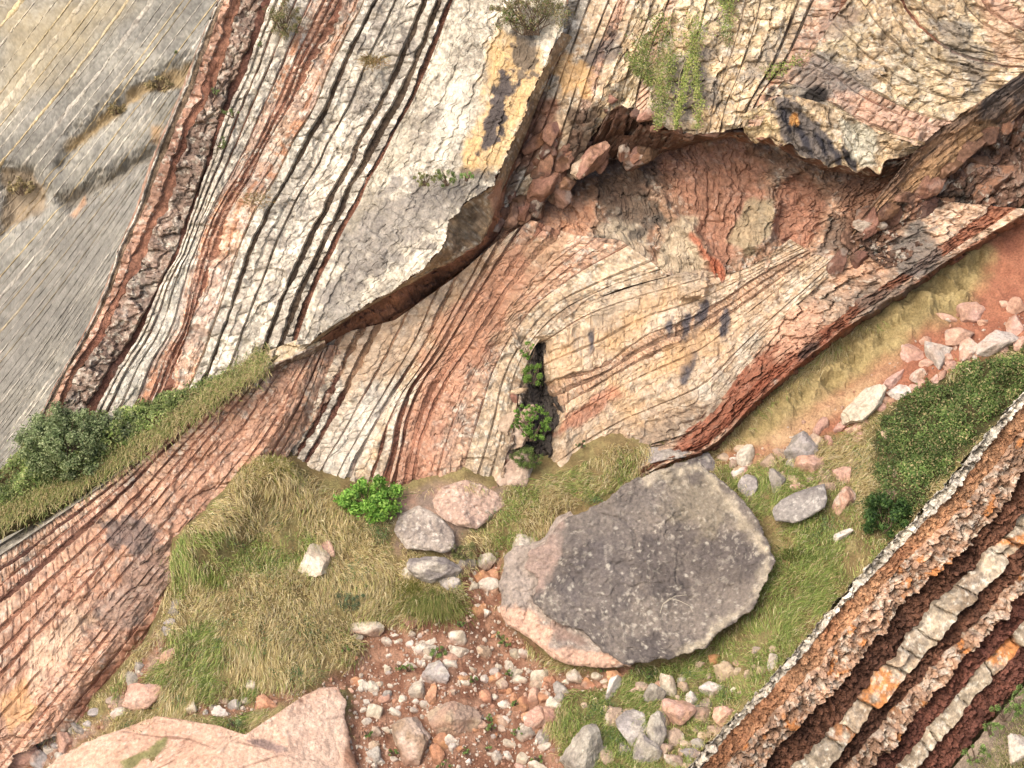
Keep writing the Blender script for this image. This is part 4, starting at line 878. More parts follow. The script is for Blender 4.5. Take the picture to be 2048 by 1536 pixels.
# faceted loose stones
import bmesh
def ico(sub_):
    b = bmesh.new(); bmesh.ops.create_icosphere(b, subdivisions=sub_, radius=1.0)
    b.verts.ensure_lookup_table(); V = np.array([v.co[:] for v in b.verts]); F = np.array([[v.index for v in f.verts] for f in b.faces]); b.free(); return V, F
ICO = {k: ico(k) for k in (2, 3, 4, 5)}
CS = dict(d=[(136,98,76),(104,76,60)], w=[(226,212,192),(204,188,168)], g=[(182,172,160),(158,148,138)], p=[(216,172,146),(196,150,126)], t=[(204,178,150),(180,152,126)], o=[(206,150,106),(186,128,90)], b=[(164,118,94),(140,100,80)])  # d: brown block rock with the overhang's shade mixed into the colour
def stone(px, py, w, h, rot=0, c='w', label=None, cat='rock', group=None, name='rock', lift=.25, mat=None, base=None, sd=None):
    sd = int(px * 7 + py * 13) % 9973 if sd is None else sd
    rs = np.random.RandomState(sd)
    big = max(w, h)
    V, F = ICO[5 if big > 95 else 4 if big > 42 else 3 if big > 16 else 2]
    k = rs.randint(11, 18)
    nrm = rs.normal(size=(k, 3)); nrm /= np.linalg.norm(nrm, axis=1)[:, None]
    dd = rs.uniform(.50, .95, k)
    dots = V @ nrm.T
    rr = np.min(np.where(dots > .05, dd / np.maximum(dots, .05), 9), axis=1)
    rr = np.minimum(rr, 1.12)
    U = V * rr[:, None]
    U[:, :2] = (U[:, :2] - (U[:, :2].max(0) + U[:, :2].min(0)) / 2) / ((U[:, :2].max(0) - U[:, :2].min(0)) / 2)
    U[:, 2] /= max(abs(U[:, 2]).max(), .6)
    g = gpos(px, py) if base is None else np.asarray(base, float)
    m = SPAN * (float((g - CAM) @ FW)) / 2048
    rx, ry = w * m / 2, h * m / 2; rz = .5 * (rx + ry) * .8
    U = U * np.array([rx, ry, rz])
    a = math.radians(rot); x = U[:, 0] * math.cos(a) + U[:, 1] * math.sin(a); y = -U[:, 0] * math.sin(a) + U[:, 1] * math.cos(a)
    Wv = x[:, None] * RT + y[:, None] * UP - U[:, 2:3] * FW
    ctr = g - FW * rz * lift
    p = Wv + ctr
    s_ = (rx + ry) / 2
    p = p + (Wv / (np.linalg.norm(Wv, axis=1)[:, None] + 1e-6)) * (((fbm(p * 2.2 / max(s_, .25) ** .5, 4, sd) - .5) * .22 + (vnoise(p * 11, sd) - .5) * .07) * min(s_, .9))[:, None]
    c1, c2 = [alb(np.clip(np.array(q) + rs.uniform(-14, 14) + np.array([0, 0, rs.uniform(-8, 8)]), 0, 250)) for q in CS[c]]
    f1 = sstep(.35, .65, fbm(p * 1.8, 4, sd + 1))[:, None]
    C = c1 * (1 - f1) + c2 * f1
    a_ = (sstep(.55, .66, fbm(p * 3.0, 4, sd + 2)) * rs.uniform(0, .7))[:, None]
    C = C * (1 - a_) + alb([(150,138,128),(206,160,132),(226,214,194)][rs.randint(3)]) * a_
    C = C * (.86 + .28 * vnoise(p * 12, sd + 3))[:, None]
    if base is None and sdf_poly(np.array([float(px)]), np.array([float(py)]), P_SCREE)[0] < 10:       # earth clinging to the buried side
        lowd = sstep(.15, -.75, (Wv @ UP) / ry + (fbm(p * 3.0, 3, sd + 6) - .5) * 1.2)[:, None] * .75
        C = C * (1 - lowd) + alb((152, 106, 80)) * lowd
    o = mkmesh(name, p, F, C, mat or M_STONE, origin=ctr - UP * ry * .6)
    return tag(o, label, cat, group)
def chunk(root, px, py, w, a, b, rot, c, lift=.1):
    o = stone(px, py, a, b, rot, c, None, None, None, 'block', lift - .75, M_LIME, base=at(float(px), float(py), float(w)))
    o.parent = root
    if root.type == 'EMPTY': o.matrix_parent_inverse = Matrix.Translation(-root.location)
    return o
def chunks(root, line, n, s0, s1, cols, spread=8, rot=-35, seed=0):
    rs = np.random.RandomState(seed); cu = curve(line, n)
    for k in range(n):
        q = cu[k]; a = rs.uniform(s0, s1); 
        chunk(root, q[0] + rs.normal(0, spread), q[1] + rs.normal(0, spread), q[2] + rs.uniform(-.12, .06), a * rs.uniform(.8, 1.5), a * rs.uniform(.5, .9), rot + rs.normal(0, 22), cols[rs.randint(len(cols))])
CL_SLAB, CL_UP, CL_FOLD = [o for o in bpy.data.objects if o.name.startswith('cliff') and o.get('label') and 'ribs' not in o['label']]
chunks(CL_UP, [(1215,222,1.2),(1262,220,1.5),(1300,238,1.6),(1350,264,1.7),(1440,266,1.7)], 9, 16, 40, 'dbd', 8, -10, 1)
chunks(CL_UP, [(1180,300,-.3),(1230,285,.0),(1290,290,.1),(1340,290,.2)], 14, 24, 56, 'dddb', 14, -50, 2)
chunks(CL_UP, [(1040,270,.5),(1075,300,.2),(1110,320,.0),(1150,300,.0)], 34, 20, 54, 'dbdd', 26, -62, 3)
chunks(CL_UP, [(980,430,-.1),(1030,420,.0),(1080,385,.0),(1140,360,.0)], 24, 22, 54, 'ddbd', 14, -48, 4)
chunk(CL_UP, 1183, 318, .5, 40, 96, 38, 'b'); chunk(CL_UP, 1160, 335, .45, 34, 44, 30, 't'); chunk(CL_UP, 1085, 370, .35, 44, 84, 36, 'b'); chunk(CL_UP, 1100, 262, .6, 34, 56, 20, 'b')
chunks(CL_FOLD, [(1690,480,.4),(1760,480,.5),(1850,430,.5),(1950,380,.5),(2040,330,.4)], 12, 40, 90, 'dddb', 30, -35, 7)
chunks(CL_FOLD, [(1010,960,.1),(1040,900,.0),(1050,820,.0),(1040,760,.0)], 10, 26, 60, 'tbt', 16, -50, 9)
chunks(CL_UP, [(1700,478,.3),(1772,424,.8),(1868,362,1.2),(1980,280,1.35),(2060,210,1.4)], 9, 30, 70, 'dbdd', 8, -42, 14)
chunk(CL_FOLD, 1030, 945, .3, 70, 92, 20, 't');
chunks(CL_FOLD, [(610,950,.2),(700,1000,.25),(800,1012,.3),(860,985,.3),(960,985,.3),(1010,985,.3)], 30, 20, 46, 'ppgw', 8, -20, 10)
NAMED = [
 (629,1121,64,64,0,'w','white knobbly rock standing alone in the middle of the grass mound'),
 (655,1100,40,36,20,'p','pinkish rock tucked behind the white knobbly rock in the grass'),
 (872,1140,116,56,8,'g','long grey rock lying along the top of the bare earth gap'),
 (817,1146,30,28,0,'w','small white rock at the tip of the long grey rock'),
 (900,1172,46,40,10,'g','squarish grey rock below the long grey rock'),
 (930,1128,46,34,-30,'g','grey rock wedged above the bare red hollow'),
 (969,1117,48,36,-25,'w','whitish rock at the top of the bare red hollow'),
 (969,1150,48,38,-15,'o','orange brown rock inside the bare red hollow'),
 (732,1246,72,36,8,'w','flat white rock at the lower edge of the grass mound'),
 (915,1268,40,34,20,'w','cream rock just below the overhanging grass clump'),
 (967,1291,34,28,5,'t','tan rock half sunk in the red earth left of the big boulder'),
 (871,1342,56,58,10,'g','rounded whitish grey rock in the middle of the scree'),
 (835,1378,36,42,25,'w','white rock leaning on the rounded rock in the scree'),
 (864,1384,28,46,0,'o','tan orange rock standing above the bowl-shaped boulder'),
 (824,1478,78,104,-4,'t','tall upright tan boulder with ochre streaks at the bottom edge'),
 (909,1430,110,74,-5,'t','bowl-shaped tan grey boulder in the scree beside the tall upright boulder'),
 (1018,1318,20,26,0,'w','small white rock close under the pink edge of the big boulder'),
 (1081,1340,42,34,15,'w','white wedge of rock below the broken pink edge'),
 (1152,1346,40,30,20,'w','white rock at the underside of the big boulder'),
 (1121,1373,28,40,-30,'g','grey rock leaning between scree and green grass'),
 (1074,1427,54,50,20,'p','dusky pink rock in the pile beside the green grass'),
 (1067,1384,28,38,-10,'p','upright pink rock at the top of the pink pile'),
 (1103,1428,30,54,-35,'p','slanting pink rock at the grass side of the pink pile'),
 (1222,1380,26,80,22,'w','tall thin white rock standing in the green grass'),
 (1228,1432,38,40,0,'t','tan rock below the tall thin white rock'),
 (1264,1450,70,70,15,'g','blocky grey boulder among the rocks at the bottom'),
 (1290,1496,60,76,-25,'g','grey boulder at the bottom edge under the blocky grey boulder'),
 (1172,1502,72,112,35,'g','large leaning grey boulder at the bottom edge beside green grass'),
 (1311,1462,40,84,15,'g','dark grey upright rock beside the blocky grey boulder'),
 (1335,1370,34,62,-18,'w','white pointed slab leaning on the grey rock'),
 (1308,1386,46,44,0,'g','grey rock behind the white pointed slab'),
 (1353,1422,72,56,-10,'p','large pinkish rock with flat faces in the rock cluster'),
 (1382,1398,32,34,-20,'w','pale rock touching the large pinkish flat-faced rock'),
 (1420,1378,46,34,0,'w','broken whitish rock under the tan pointed rock'),
 (1453,1342,50,52,-35,'t','tan pointed rock in the grass below the big boulder'),
 (1430,1316,28,26,0,'o','orange pink rock in the grass right under the big boulder'),
 (1545,1328,24,42,-8,'w','upright white rock beside the white crest of the ridge'),
 (1451,1424,50,42,-30,'p','pink rock half hidden in grass close to the ridge'),
 (1386,1510,60,26,3,'g','flat grey rock at the bottom edge close to the ridge'),
 (1724,811,112,44,-42,'w','long cream slab of rock lying on the red earth slope'),
 (1797,787,46,30,-20,'w','pale rock uphill of the long cream slab'),
 (1873,708,56,66,-40,'w','white upright rock on the red earth slope'),
 (1987,688,92,46,-22,'w','wide layered whitish rock at the top edge of the ivy slope'),
 (2027,652,42,46,-20,'p','pink rock above the wide layered whitish rock'),
 (1943,622,58,44,-15,'p','pink rock resting high on the red earth slope'),
 (1917,674,64,36,-10,'p','flat pink rock between the white upright rock and the wide layered rock'),
 (1932,706,40,52,40,'p','pink leaning rock at the edge of the ivy'),
 (1490,911,36,54,10,'w','pale pinkish standing rock at the foot of the yellow slope'),
 (1413,924,60,46,20,'g','grey rock behind the crest of the big boulder'),
 (1622,924,66,58,-10,'p','grey pink rounded boulder under the sandy slope'),
 (1600,890,72,56,-20,'g','jagged grey rock above the grey pink rounded boulder'),
 (1497,977,44,46,30,'g','grey flat rock in grass at the upper right of the big boulder'),
 (1556,966,34,60,-8,'g','upright grey rock beside the broad flat-topped boulder'),
 (1687,1000,42,66,8,'p','upright pink rock beside the broad flat-topped boulder'),
 (1693,938,44,42,-30,'p','pink rock above the upright pink rock'),
 (1683,1077,44,18,-25,'w','small pale rock alone in the grass below the dark shrub'),
 (293,1390,92,54,-12,'p','layered pink rock at the foot of the outcrop'),
 (333,1324,26,56,25,'p','upright pale pink rock at the lower corner of the grass mound'),
 (241,1429,36,26,0,'w','white rock in the green grass above the pink slab'),
 (499,1365,20,24,0,'w','small white rock in the bare strip below the grass mound'),
 (463,1402,32,24,-40,'g','grey white rock above the pink slab'),
 (382,1414,24,32,35,'w','white rock at the upper edge of the pink slab'),
 (40,1510,92,64,-15,'p','large pinkish rock in the bottom corner below the outcrop'),
 (127,1483,40,46,10,'p','pale pink rock in the rubble below the outcrop'),
 (748,1418,34,40,15,'w','white angular rock left of the tall upright boulder'),
 (750,1510,28,38,-20,'g','grey rock beside the brown edge of the pink slab'),
 (1340,905,130,36,-6,'g','long grey rock capping the grass behind the big boulder'),
 (1130,1080,60,44,-30,'p','pink rough rock jutting from the upper left corner of the big boulder'),
 (1050,1100,56,60,0,'w','whitish rock standing against the pink edge of the big boulder'),
]
for i, s_ in enumerate(NAMED):
    px, py, w, h, rot, c, lab = s_
    stone(px, py, w, h, rot, c, lab, 'boulder' if max(w, h) > 60 else 'rock', 'loose rocks below the cliff', 'boulder' if max(w, h) > 60 else 'rock', lift=.35 if max(w, h) > 60 else .2)
G1_, G2_, G3_, G4_, G5_ = ('small pale stone lying on the red scree', 'small rusty stone lying on the red scree', 'small rock in the grass beside the big boulder', 'small pink rock on the red earth slope', 'small stone in the rubble below the outcrop')
SMALL = {
 (G1_, 'small stones on the scree', 'w'): [(821,1242,24,26),(918,1302,34,36),(841,1297,26,24),(853,1309,20,22),(859,1280,22,16),(819,1284,16,20),(844,1279,14,13),(824,1264,14,12),(770,1331,18,20),(743,1367,24,30),(719,1371,16,14),(770,1391,24,28),(748,1463,24,22),(748,1490,22,24),(850,1405,18,24),(900,1324,30,26),(1029,1295,20,24),(989,1335,20,20),(996,1322,14,14),(1002,1356,28,28),(1031,1336,26,26),(1040,1349,26,20),(943,1330,14,18),(930,1360,20,14),(1045,1508,32,28),(994,1507,20,26),(1016,1501,22,14),(830,1415,22,14),(700,1375,14,12),(730,1395,14,16),(780,1365,14,10),(735,1440,22,18),(770,1455,16,16),(792,1420,30,14),(905,1487,16,20),(950,1348,12,14),(880,1410,14,16),(1005,1450,20,14),(1040,1525,26,18),(725,1412,16,12),(838,1262,12,12),(776,1302,12,10),(800,1275,10,12),(1081,1527,54,26),(990,1385,12,16),(845,1325,14,12)],
 (G2_, 'small stones on the scree', 'o'): [(946,1170,22,20),(987,1148,28,32),(958,1212,28,32),(969,1389,28,34),(1045,1402,36,28),(1090,1389,28,30),(1027,1391,14,26),(1056,1429,30,26),(1089,1469,38,32),(890,1483,28,42),(875,1508,28,46),(985,1175,24,22),(1120,1395,22,24),(1100,1350,24,18),(1020,1375,16,14),(1068,1448,28,24),(950,1455,18,14),(1180,1360,30,20),(1195,1345,22,16),(925,1350,18,20),(1085,1360,20,16)],
 (G3_, 'small rocks in the grass by the big boulder', 't'): [(1366,1376,24,26),(1400,1327,16,22),(1523,1345,20,22),(1548,1298,18,16),(1431,1458,46,26),(1395,1458,16,18),(1397,1418,18,24),(1327,1444,24,26),(1399,1488,38,24),(1347,1524,42,30),(1344,1470,26,22),(1215,1512,42,28),(1541,926,36,38),(1588,926,26,26),(1479,946,28,26),(1592,958,36,20),(1599,972,34,18),(1647,942,22,28),(1786,944,26,18),(1778,991,38,26),(1629,884,42,40),(1778,871,34,18),(1370,1490,24,20),(1330,1500,30,30),(1250,1500,26,30),(1410,1470,28,16),(1445,1480,30,18),(1375,1535,30,20),(1470,925,24,20),(1420,955,26,24)],
 (G4_, 'rocks on the red earth slope', 'p'): [(1731,838,30,22),(1643,852,34,26),(1722,867,38,18),(1789,761,50,22),(1826,717,56,40),(1888,717,44,30),(2034,611,36,36),(1837,757,36,26),(1892,641,42,18),(1765,800,24,18),(1680,850,26,16),(1850,735,30,18),(1905,735,30,20),(1660,880,28,18),(2010,610,24,18),(1970,640,26,16),(1850,690,26,22),(1700,880,20,14),(2040,690,30,26)],
 (G5_, 'small stones below the outcrop', 'g'): [(268,1367,42,26),(188,1425,22,24),(282,1340,22,24),(427,1412,22,14),(420,1369,12,12),(409,1423,14,12),(114,1469,22,24),(78,1523,36,42),(90,1483,26,20),(98,1501,22,20),(159,1458,44,18),(140,1460,24,18),(70,1500,20,16),(347,1226,22,24),(352,1208,16,22),(340,1250,24,20),(335,1268,18,24),(110,1495,18,14),(120,1515,26,22),(175,1445,20,14),(225,1405,22,16)],
}
more_ = np.random.RandomState(77)
for zone, key_, k_ in (([(1110,1380),(1200,1400),(1480,1300),(1560,1290),(1430,1500),(1380,1560),(1150,1560)], 2, 46), (P_SCREE, 0, 60), ([(1430,900),(1560,880),(1700,860),(1720,930),(1660,1000),(1480,970)], 2, 40), ([(1700,860),(1800,790),(1900,730),(2060,650),(2060,690),(1900,750),(1780,810),(1720,870)], 3, 26), (P_SCREE, 1, 20)):
    xs_ = [a[0] for a in zone]; ys_ = [a[1] for a in zone]; got = 0; kk = list(SMALL)[key_]
    while got < k_:
        x_, y_ = more_.uniform(max(min(xs_), 20), max(xs_)), more_.uniform(min(ys_), min(max(ys_), 1530))
        if sdf_poly(np.array([x_]), np.array([y_]), zone)[0] < 0 and sdf_poly(np.array([x_]), np.array([y_]), NS)[0] > 12 and sdf_poly(np.array([x_]), np.array([y_]), BO)[0] > 6:
            a_ = more_.choice([13, 18, 25, 36], p=[.35, .35, .2, .1]) * more_.uniform(.85, 1.15); SMALL[kk].append((int(x_), int(y_), int(a_ * more_.uniform(.9, 1.3)), int(a_ * more_.uniform(.7, 1.0)))); got += 1
LAND = [(629,1121,'white knobbly rock'),(872,1140,'long grey rock'),(732,1246,'flat white rock'),(871,1342,'rounded scree rock'),(824,1478,'tall upright tan boulder'),(909,1430,'bowl-shaped boulder'),
 (1074,1427,'dusky pink rock'),(1264,1450,'blocky grey boulder'),(1353,1422,'large pinkish flat-faced rock'),(1222,1380,'tall thin white rock'),(1600,1005,'broad flat-topped boulder'),(1724,811,'long cream slab'),
 (1873,708,'white upright rock'),(1987,688,'wide layered rock'),(293,1390,'layered pink rock'),(40,1510,'large pinkish corner rock'),(1152,1346,'white rock under the big boulder'),(1453,1342,'tan pointed rock'),
 (918,1280,'cream rock'),(715,1470,'brown edge of the pink slab'),(1622,924,'grey pink rounded boulder'),(1335,1370,'white pointed slab'),(969,1150,'bare red hollow'),(241,1429,'white rock above the pink slab'),
 (1490,911,'pale standing rock'),(1687,1000,'upright pink rock'),(1172,1502,'large leaning grey boulder'),(333,1324,'upright pale pink rock'),(1290,1496,'grey boulder at the bottom edge')]
USED = set()
def place_label(px, py, w, word, noun):
    size = 'tiny' if w < 15 else 'small' if w < 24 else 'middling' if w < 34 else 'largish'
    for lx, ly, ln in sorted(LAND, key=lambda a: math.hypot(a[0] - px, a[1] - py))[:9]:
        dx, dy = px - lx, py - ly
        pos = ('below' if dy > 0 else 'above') if abs(dy) > 2.2 * abs(dx) else ('right of' if dx > 0 else 'left of') if abs(dx) > 2.2 * abs(dy) else ('below' if dy > 0 else 'above') + ' and ' + ('right of' if dx > 0 else 'left of')
        d = math.hypot(dx, dy); far = 'close ' if d < 45 else '' if d < 110 else 'well '
        for t in (f'{size} {word} {noun} {far}{pos} the {ln}',):
            if t not in USED: USED.add(t); return t
    t = f'{size} {word} {noun} farther {pos} the {ln}'
    USED.add(t); return t
WORD = dict(d='brown', w='whitish', g='grey', p='pinkish', t='tan', o='rusty', b='brown')
rs_ = np.random.RandomState(5)
for (lab, grp, c), lst in SMALL.items():
    for (px, py, w, h) in lst:
        rt_ = rs_.uniform(-50, 50); ck = c if rs_.rand() < .8 else 'wgpt'[rs_.randint(4)]
        stone(px, py, w * 1.12, h * 1.08, rt_, ck, place_label(px, py, max(w, h), WORD[ck], 'stone'), 'stone', grp, 'stone', lift=-.1)
# gravel: nobody could count it
gv, gf, gc, off = [], [], [], 0
ICO[1] = ico(1); V2, F2 = ICO[1]
def in_poly(px, py, poly): return sdf_poly(px, py, poly) < 0
cand_x = rs_.uniform(300, 1240, 15000); cand_y = rs_.uniform(1090, 1560, 15000)
ok = in_poly(cand_x, cand_y, P_SCREE); cx, cy = cand_x[ok][:2600], cand_y[ok][:2600]
ex = rs_.uniform(1450, 2060, 3000); ey = rs_.uniform(600, 930, 3000)
ok = in_poly(ex, ey, P_EARTH) & ~in_poly(ex, ey, P_YEL); cx = np.r_[cx, ex[ok][:140]]; cy = np.r_[cy, ey[ok][:140]]
lx = rs_.uniform(0, 330, 3000); ly = rs_.uniform(1260, 1540, 3000)
ok = in_poly(lx, ly, P_LEFTSOIL); cx = np.r_[cx, lx[ok][:160]]; cy = np.r_[cy, ly[ok][:160]]
for x, y in zip(cx, cy):
    s_ = rs_.choice([.03, .045, .06, .09], p=[.35, .35, .2, .1]) * rs_.uniform(.7, 1.3)
    U = V2 * rs_.uniform(.55, 1.15, (len(V2), 1)) * (s_ * rs_.uniform(.6, 1.4, 3)) + gpos(x, y) - FW * .01
    gv.append(U); gf.append(F2 + off); off += len(U)
    cc = alb([(226,206,184),(206,166,140),(190,138,108),(214,196,176)][rs_.randint(4)]) * rs_.uniform(.75, 1.1)
    gc.append(np.repeat(cc[None], len(U), 0))
tag(mkmesh('gravel', np.concatenate(gv), np.concatenate(gf), np.concatenate(gc), M_STONE), 'loose pale gravel over the red scree and the earth slope', kind='stuff')
print('stones', round(time.time() - T00, 1))

# ------------------------------------------------------------------ plants
DOWN = np.array([0, -.819, -.574])
rg = np.random.RandomState(42)
def frame_from(n):
    n = n / (np.linalg.norm(n, axis=1)[:, None] + 1e-9)
    a = np.cross(n, np.array([.31, .52, .79])); a /= np.linalg.norm(a, axis=1)[:, None] + 1e-9
    return n, a, np.cross(n, a)
def blades(pos, dirs, length, width, cols):
    """bent grass blades, three faces each"""
    n = len(pos); d = dirs / np.linalg.norm(dirs, axis=1)[:, None]
    side = np.cross(d, -FW[None] + rg.normal(0, .5, (n, 3))); side /= np.linalg.norm(side, axis=1)[:, None] + 1e-9
    L = length[:, None]; Wd = width[:, None]
    bend = DOWN * .5 + np.array([0, 0, -.35]) + rg.normal(0, .22, (n, 3))
    mid = pos + d * L * .55; tip = pos + d * L * .85 + bend * L * .42
    V = np.stack([pos - side * Wd, pos + side * Wd, mid + side * Wd * .8, mid - side * Wd * .8, tip], 1).reshape(-1, 3)
    b = np.arange(n)[:, None] * 5
    F = np.concatenate([b + np.array([[0, 1, 2]]), b + np.array([[0, 2, 3]]), b + np.array([[3, 2, 4]])])
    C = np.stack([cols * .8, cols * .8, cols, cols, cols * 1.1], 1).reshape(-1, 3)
    return V, F, C
def leaves(pos, nrm, size, cols):
    """small folded leaves"""
    n = len(pos); N_, A, B = frame_from(nrm + rg.normal(0, .55, (n, 3)))
    th = rg.uniform(0, 2 * math.pi, n)[:, None]
    a = A * np.cos(th) + B * np.sin(th); b = np.cross(N_, a); s = size[:, None]
    V = np.stack([pos - a * s, pos + b * s * .48 + N_ * s * .15, pos + a * s, pos - b * s * .48 + N_ * s * .15], 1).reshape(-1, 3)
    k = np.arange(n)[:, None] * 4
    F = np.concatenate([k + np.array([[0, 1, 2]]), k + np.array([[0, 2, 3]])])
    return V, F, np.repeat(cols, 4, 0)
def mixcol(n, pal, p=None, jit=.16):
    pal = np.array([alb(c) for c in pal]); i = rg.choice(len(pal), n, p=p)
    return pal[i] * rg.uniform(1 - jit, 1 + jit, (n, 1))
GREENS = [(96,122,44),(122,142,60),(78,102,40),(150,160,78)]

# grass over the ground sheet
def veil(px, py):
    """how grassy a place is, 0..1"""
    g = np.ones(px.shape)
    p = gpos(px, py)
    nz = (fbm(p * 1.4, 4, 601) - .5) * 46
    for poly, s in ((P_SCREE, 8), (P_EARTH, 10), (P_IVY, 10), (P_FOOT, 10), (P_LEFTSOIL, 10)):
        g *= sstep(-s, s, sdf_poly(px, py, poly) + nz)
    g *= sstep(-6, 10, py - foot(px))
    g *= sstep(-30, -8, sdf_poly(px, py, [(-200,1080),(150,980),(300,900),(480,860),(545,905),(525,950),(440,1020),(368,1085),(352,1160),(330,1240),(300,1300),(180,1420),(0,1520),(-200,1600)]))
    g *= sstep(-4, 8, sdf_poly(px, py, NS)); g *= sstep(-6, 6, sdf_poly(px, py, BO))
    bx = 1388 + (1528 - py) * .8915
    g *= (px < bx + 30)
    return g
n0 = 520000
px = rg.uniform(-60, 2080, n0); py = rg.uniform(640, 1620, n0)
ok = py > foot(px) - 10; px, py = px[ok], py[ok]
v = veil(px, py); v *= .12 + .88 * sstep(.33, .46, fbm(gpos(px, py) * 1.7, 4, 607)); ok = rg.rand(len(px)) < v; px, py = px[ok], py[ok]
p = gpos(px, py)
n = len(p)
P_GREEN = [(1390,1290),(1480,1220),(1545,1150),(1540,1060),(1480,980),(1440,940),(1520,930),(1680,930),(1750,1080),(1720,1140),(1450,1450),(1390,1540),(1100,1560),(1110,1390),(1260,1335)]
P_GREEN2 = [(350,1060),(380,1090),(366,1200),(348,1180)]
gr = sstep(40, -40, sdf_poly(px, py, P_GREEN) + (fbm(p * .9, 4, 602) - .5) * 150) * .95
gr = np.maximum(gr, sstep(8, -8, sdf_poly(px, py, P_GREEN2)))
gr = np.maximum(gr, sstep(.54, .66, fbm(p * .55, 4, 603)) * .8); gr = np.maximum(gr, sstep(30, -10, sdf_poly(px, py, P_SCREE)) * .35)
straw = mixcol(n, [(248,232,180),(238,216,152),(222,194,138),(218,202,124)]); green = mixcol(n, [(176,196,88),(154,180,76),(198,210,112),(130,156,70)])
cols = np.where((rg.rand(n) < gr * .8 + .06)[:, None], green, straw)
sw = (fbm(p * .5, 3, 604) - .5) * 4.6; sw2 = (fbm(p * .8, 3, 605) - .5) * 2
dirs = GN * (.55 + .3 * rg.rand(n))[:, None] + DOWN * (.55 + sw2)[:, None] + RT * (sw - .15)[:, None] + rg.normal(0, .28, (n, 3))
ln = np.where(rg.rand(n) < .07, 1.45, 1.0) * rg.uniform(.2, .52, n) * (.65 + .7 * vnoise(p * 1.1, 606)); ln = np.minimum(ln, .75)
Vg, Fg, Cg = blades(p - GN * .03, dirs, ln, rg.uniform(.006, .012, n) * np.where(rg.rand(n) < .06, 1.8, 1.0), cols)
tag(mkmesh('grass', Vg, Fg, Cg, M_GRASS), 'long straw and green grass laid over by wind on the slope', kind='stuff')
print('grass', n, round(time.time() - T00, 1))

def blob(c, rad, n, clumps, size, pal, pw=None, seed=0):
    """leafy crown: clumps of leaves through an uneven volume; rad in metres along RT, UP, view axis"""
    rs = np.random.RandomState(seed + 9)
    q = rs.normal(size=(clumps, 3)); q /= np.linalg.norm(q, axis=1)[:, None]
    q *= rs.uniform(.35, 1.0, (clumps, 1)) ** .6
    cl = q * np.asarray(rad)
    cr = rs.uniform(.12, .44, clumps) * min(rad)
    k = rs.randint(clumps, size=n)
    o = rs.normal(size=(n, 3)); o /= np.linalg.norm(o, axis=1)[:, None]
    o *= (rs.rand(n, 1) ** .5) * np.where(rs.rand(n, 1) < .12, 1.7, 1.0)
    loc = cl[k] + o * cr[k][:, None]
    pos = c + loc[:, :1] * RT + loc[:, 1:2] * UP - loc[:, 2:3] * FW
    nr = o[:, :1] * RT + o[:, 1:2] * UP - o[:, 2:3] * FW + np.array([0, -.2, .6])
    br = rs.uniform(.75, 1.25, clumps)
    cols = mixcol(n, pal, pw) * br[k][:, None]
    return leaves(pos, nr, rs.uniform(.7, 1.3, n) * size, cols)
def tubes(segs, r0, r1, col):
    """branches: list of polylines -> tapered 5-sided tubes"""
    Vs, Fs, o = [], [], 0
    for pl in segs:
        pl = np.asarray(pl, float); m = len(pl)
        for i in range(m):
            d = pl[min(i + 1, m - 1)] - pl[max(i - 1, 0)]; _, a, b = frame_from(d[None]); r = r0 + (r1 - r0) * i / (m - 1)
            th = np.arange(5) * 2 * math.pi / 5
            Vs.append(pl[i] + r * (np.cos(th)[:, None] * a + np.sin(th)[:, None] * b))
        for i in range(m - 1):
            for k in range(5):
                a0, a1 = o + i * 5 + k, o + i * 5 + (k + 1) % 5; Fs.append((a0, a1, a1 + 5, a0 + 5))
        o += m * 5
    V = np.concatenate(Vs); return V, np.array(Fs), np.repeat(alb(col)[None], len(V), 0)
def shrub(label, px, py, w, rpx, rpy, n, clumps, size, pal, pw=None, cat='shrub', group=None, stems=9, name='shrub', seed=0, rz=None):
    m = .0176
    c = at(px, py, w); rad = (rpx * m, rpy * m, rz or .6 * (rpx + rpy) * m * .5 + .1)
    base = c - UP * rad[1] * .9 - FW * (-.15)
    root = empty(name, label, cat, group, loc=base)
    mkmesh('foliage', *blob(c, rad, n, clumps, size, pal, pw, seed), M_LEAF, root)
    rs = np.random.RandomState(seed + 77); segs = []
    for k in range(stems):
        e = c + RT * rs.uniform(-.8, .8) * rad[0] + UP * rs.uniform(-.1, .8) * rad[1] - FW * rs.uniform(-.5, .5) * rad[2]
        mid = (base + e) / 2 + rs.normal(0, .1, 3) * rad[0]
        segs.append([base + RT * rs.uniform(-.2, .2) * rad[0], mid, e])
    mkmesh('stem', *tubes(segs, .03, .008, (112, 92, 74)), M_BARK, root)
    return root
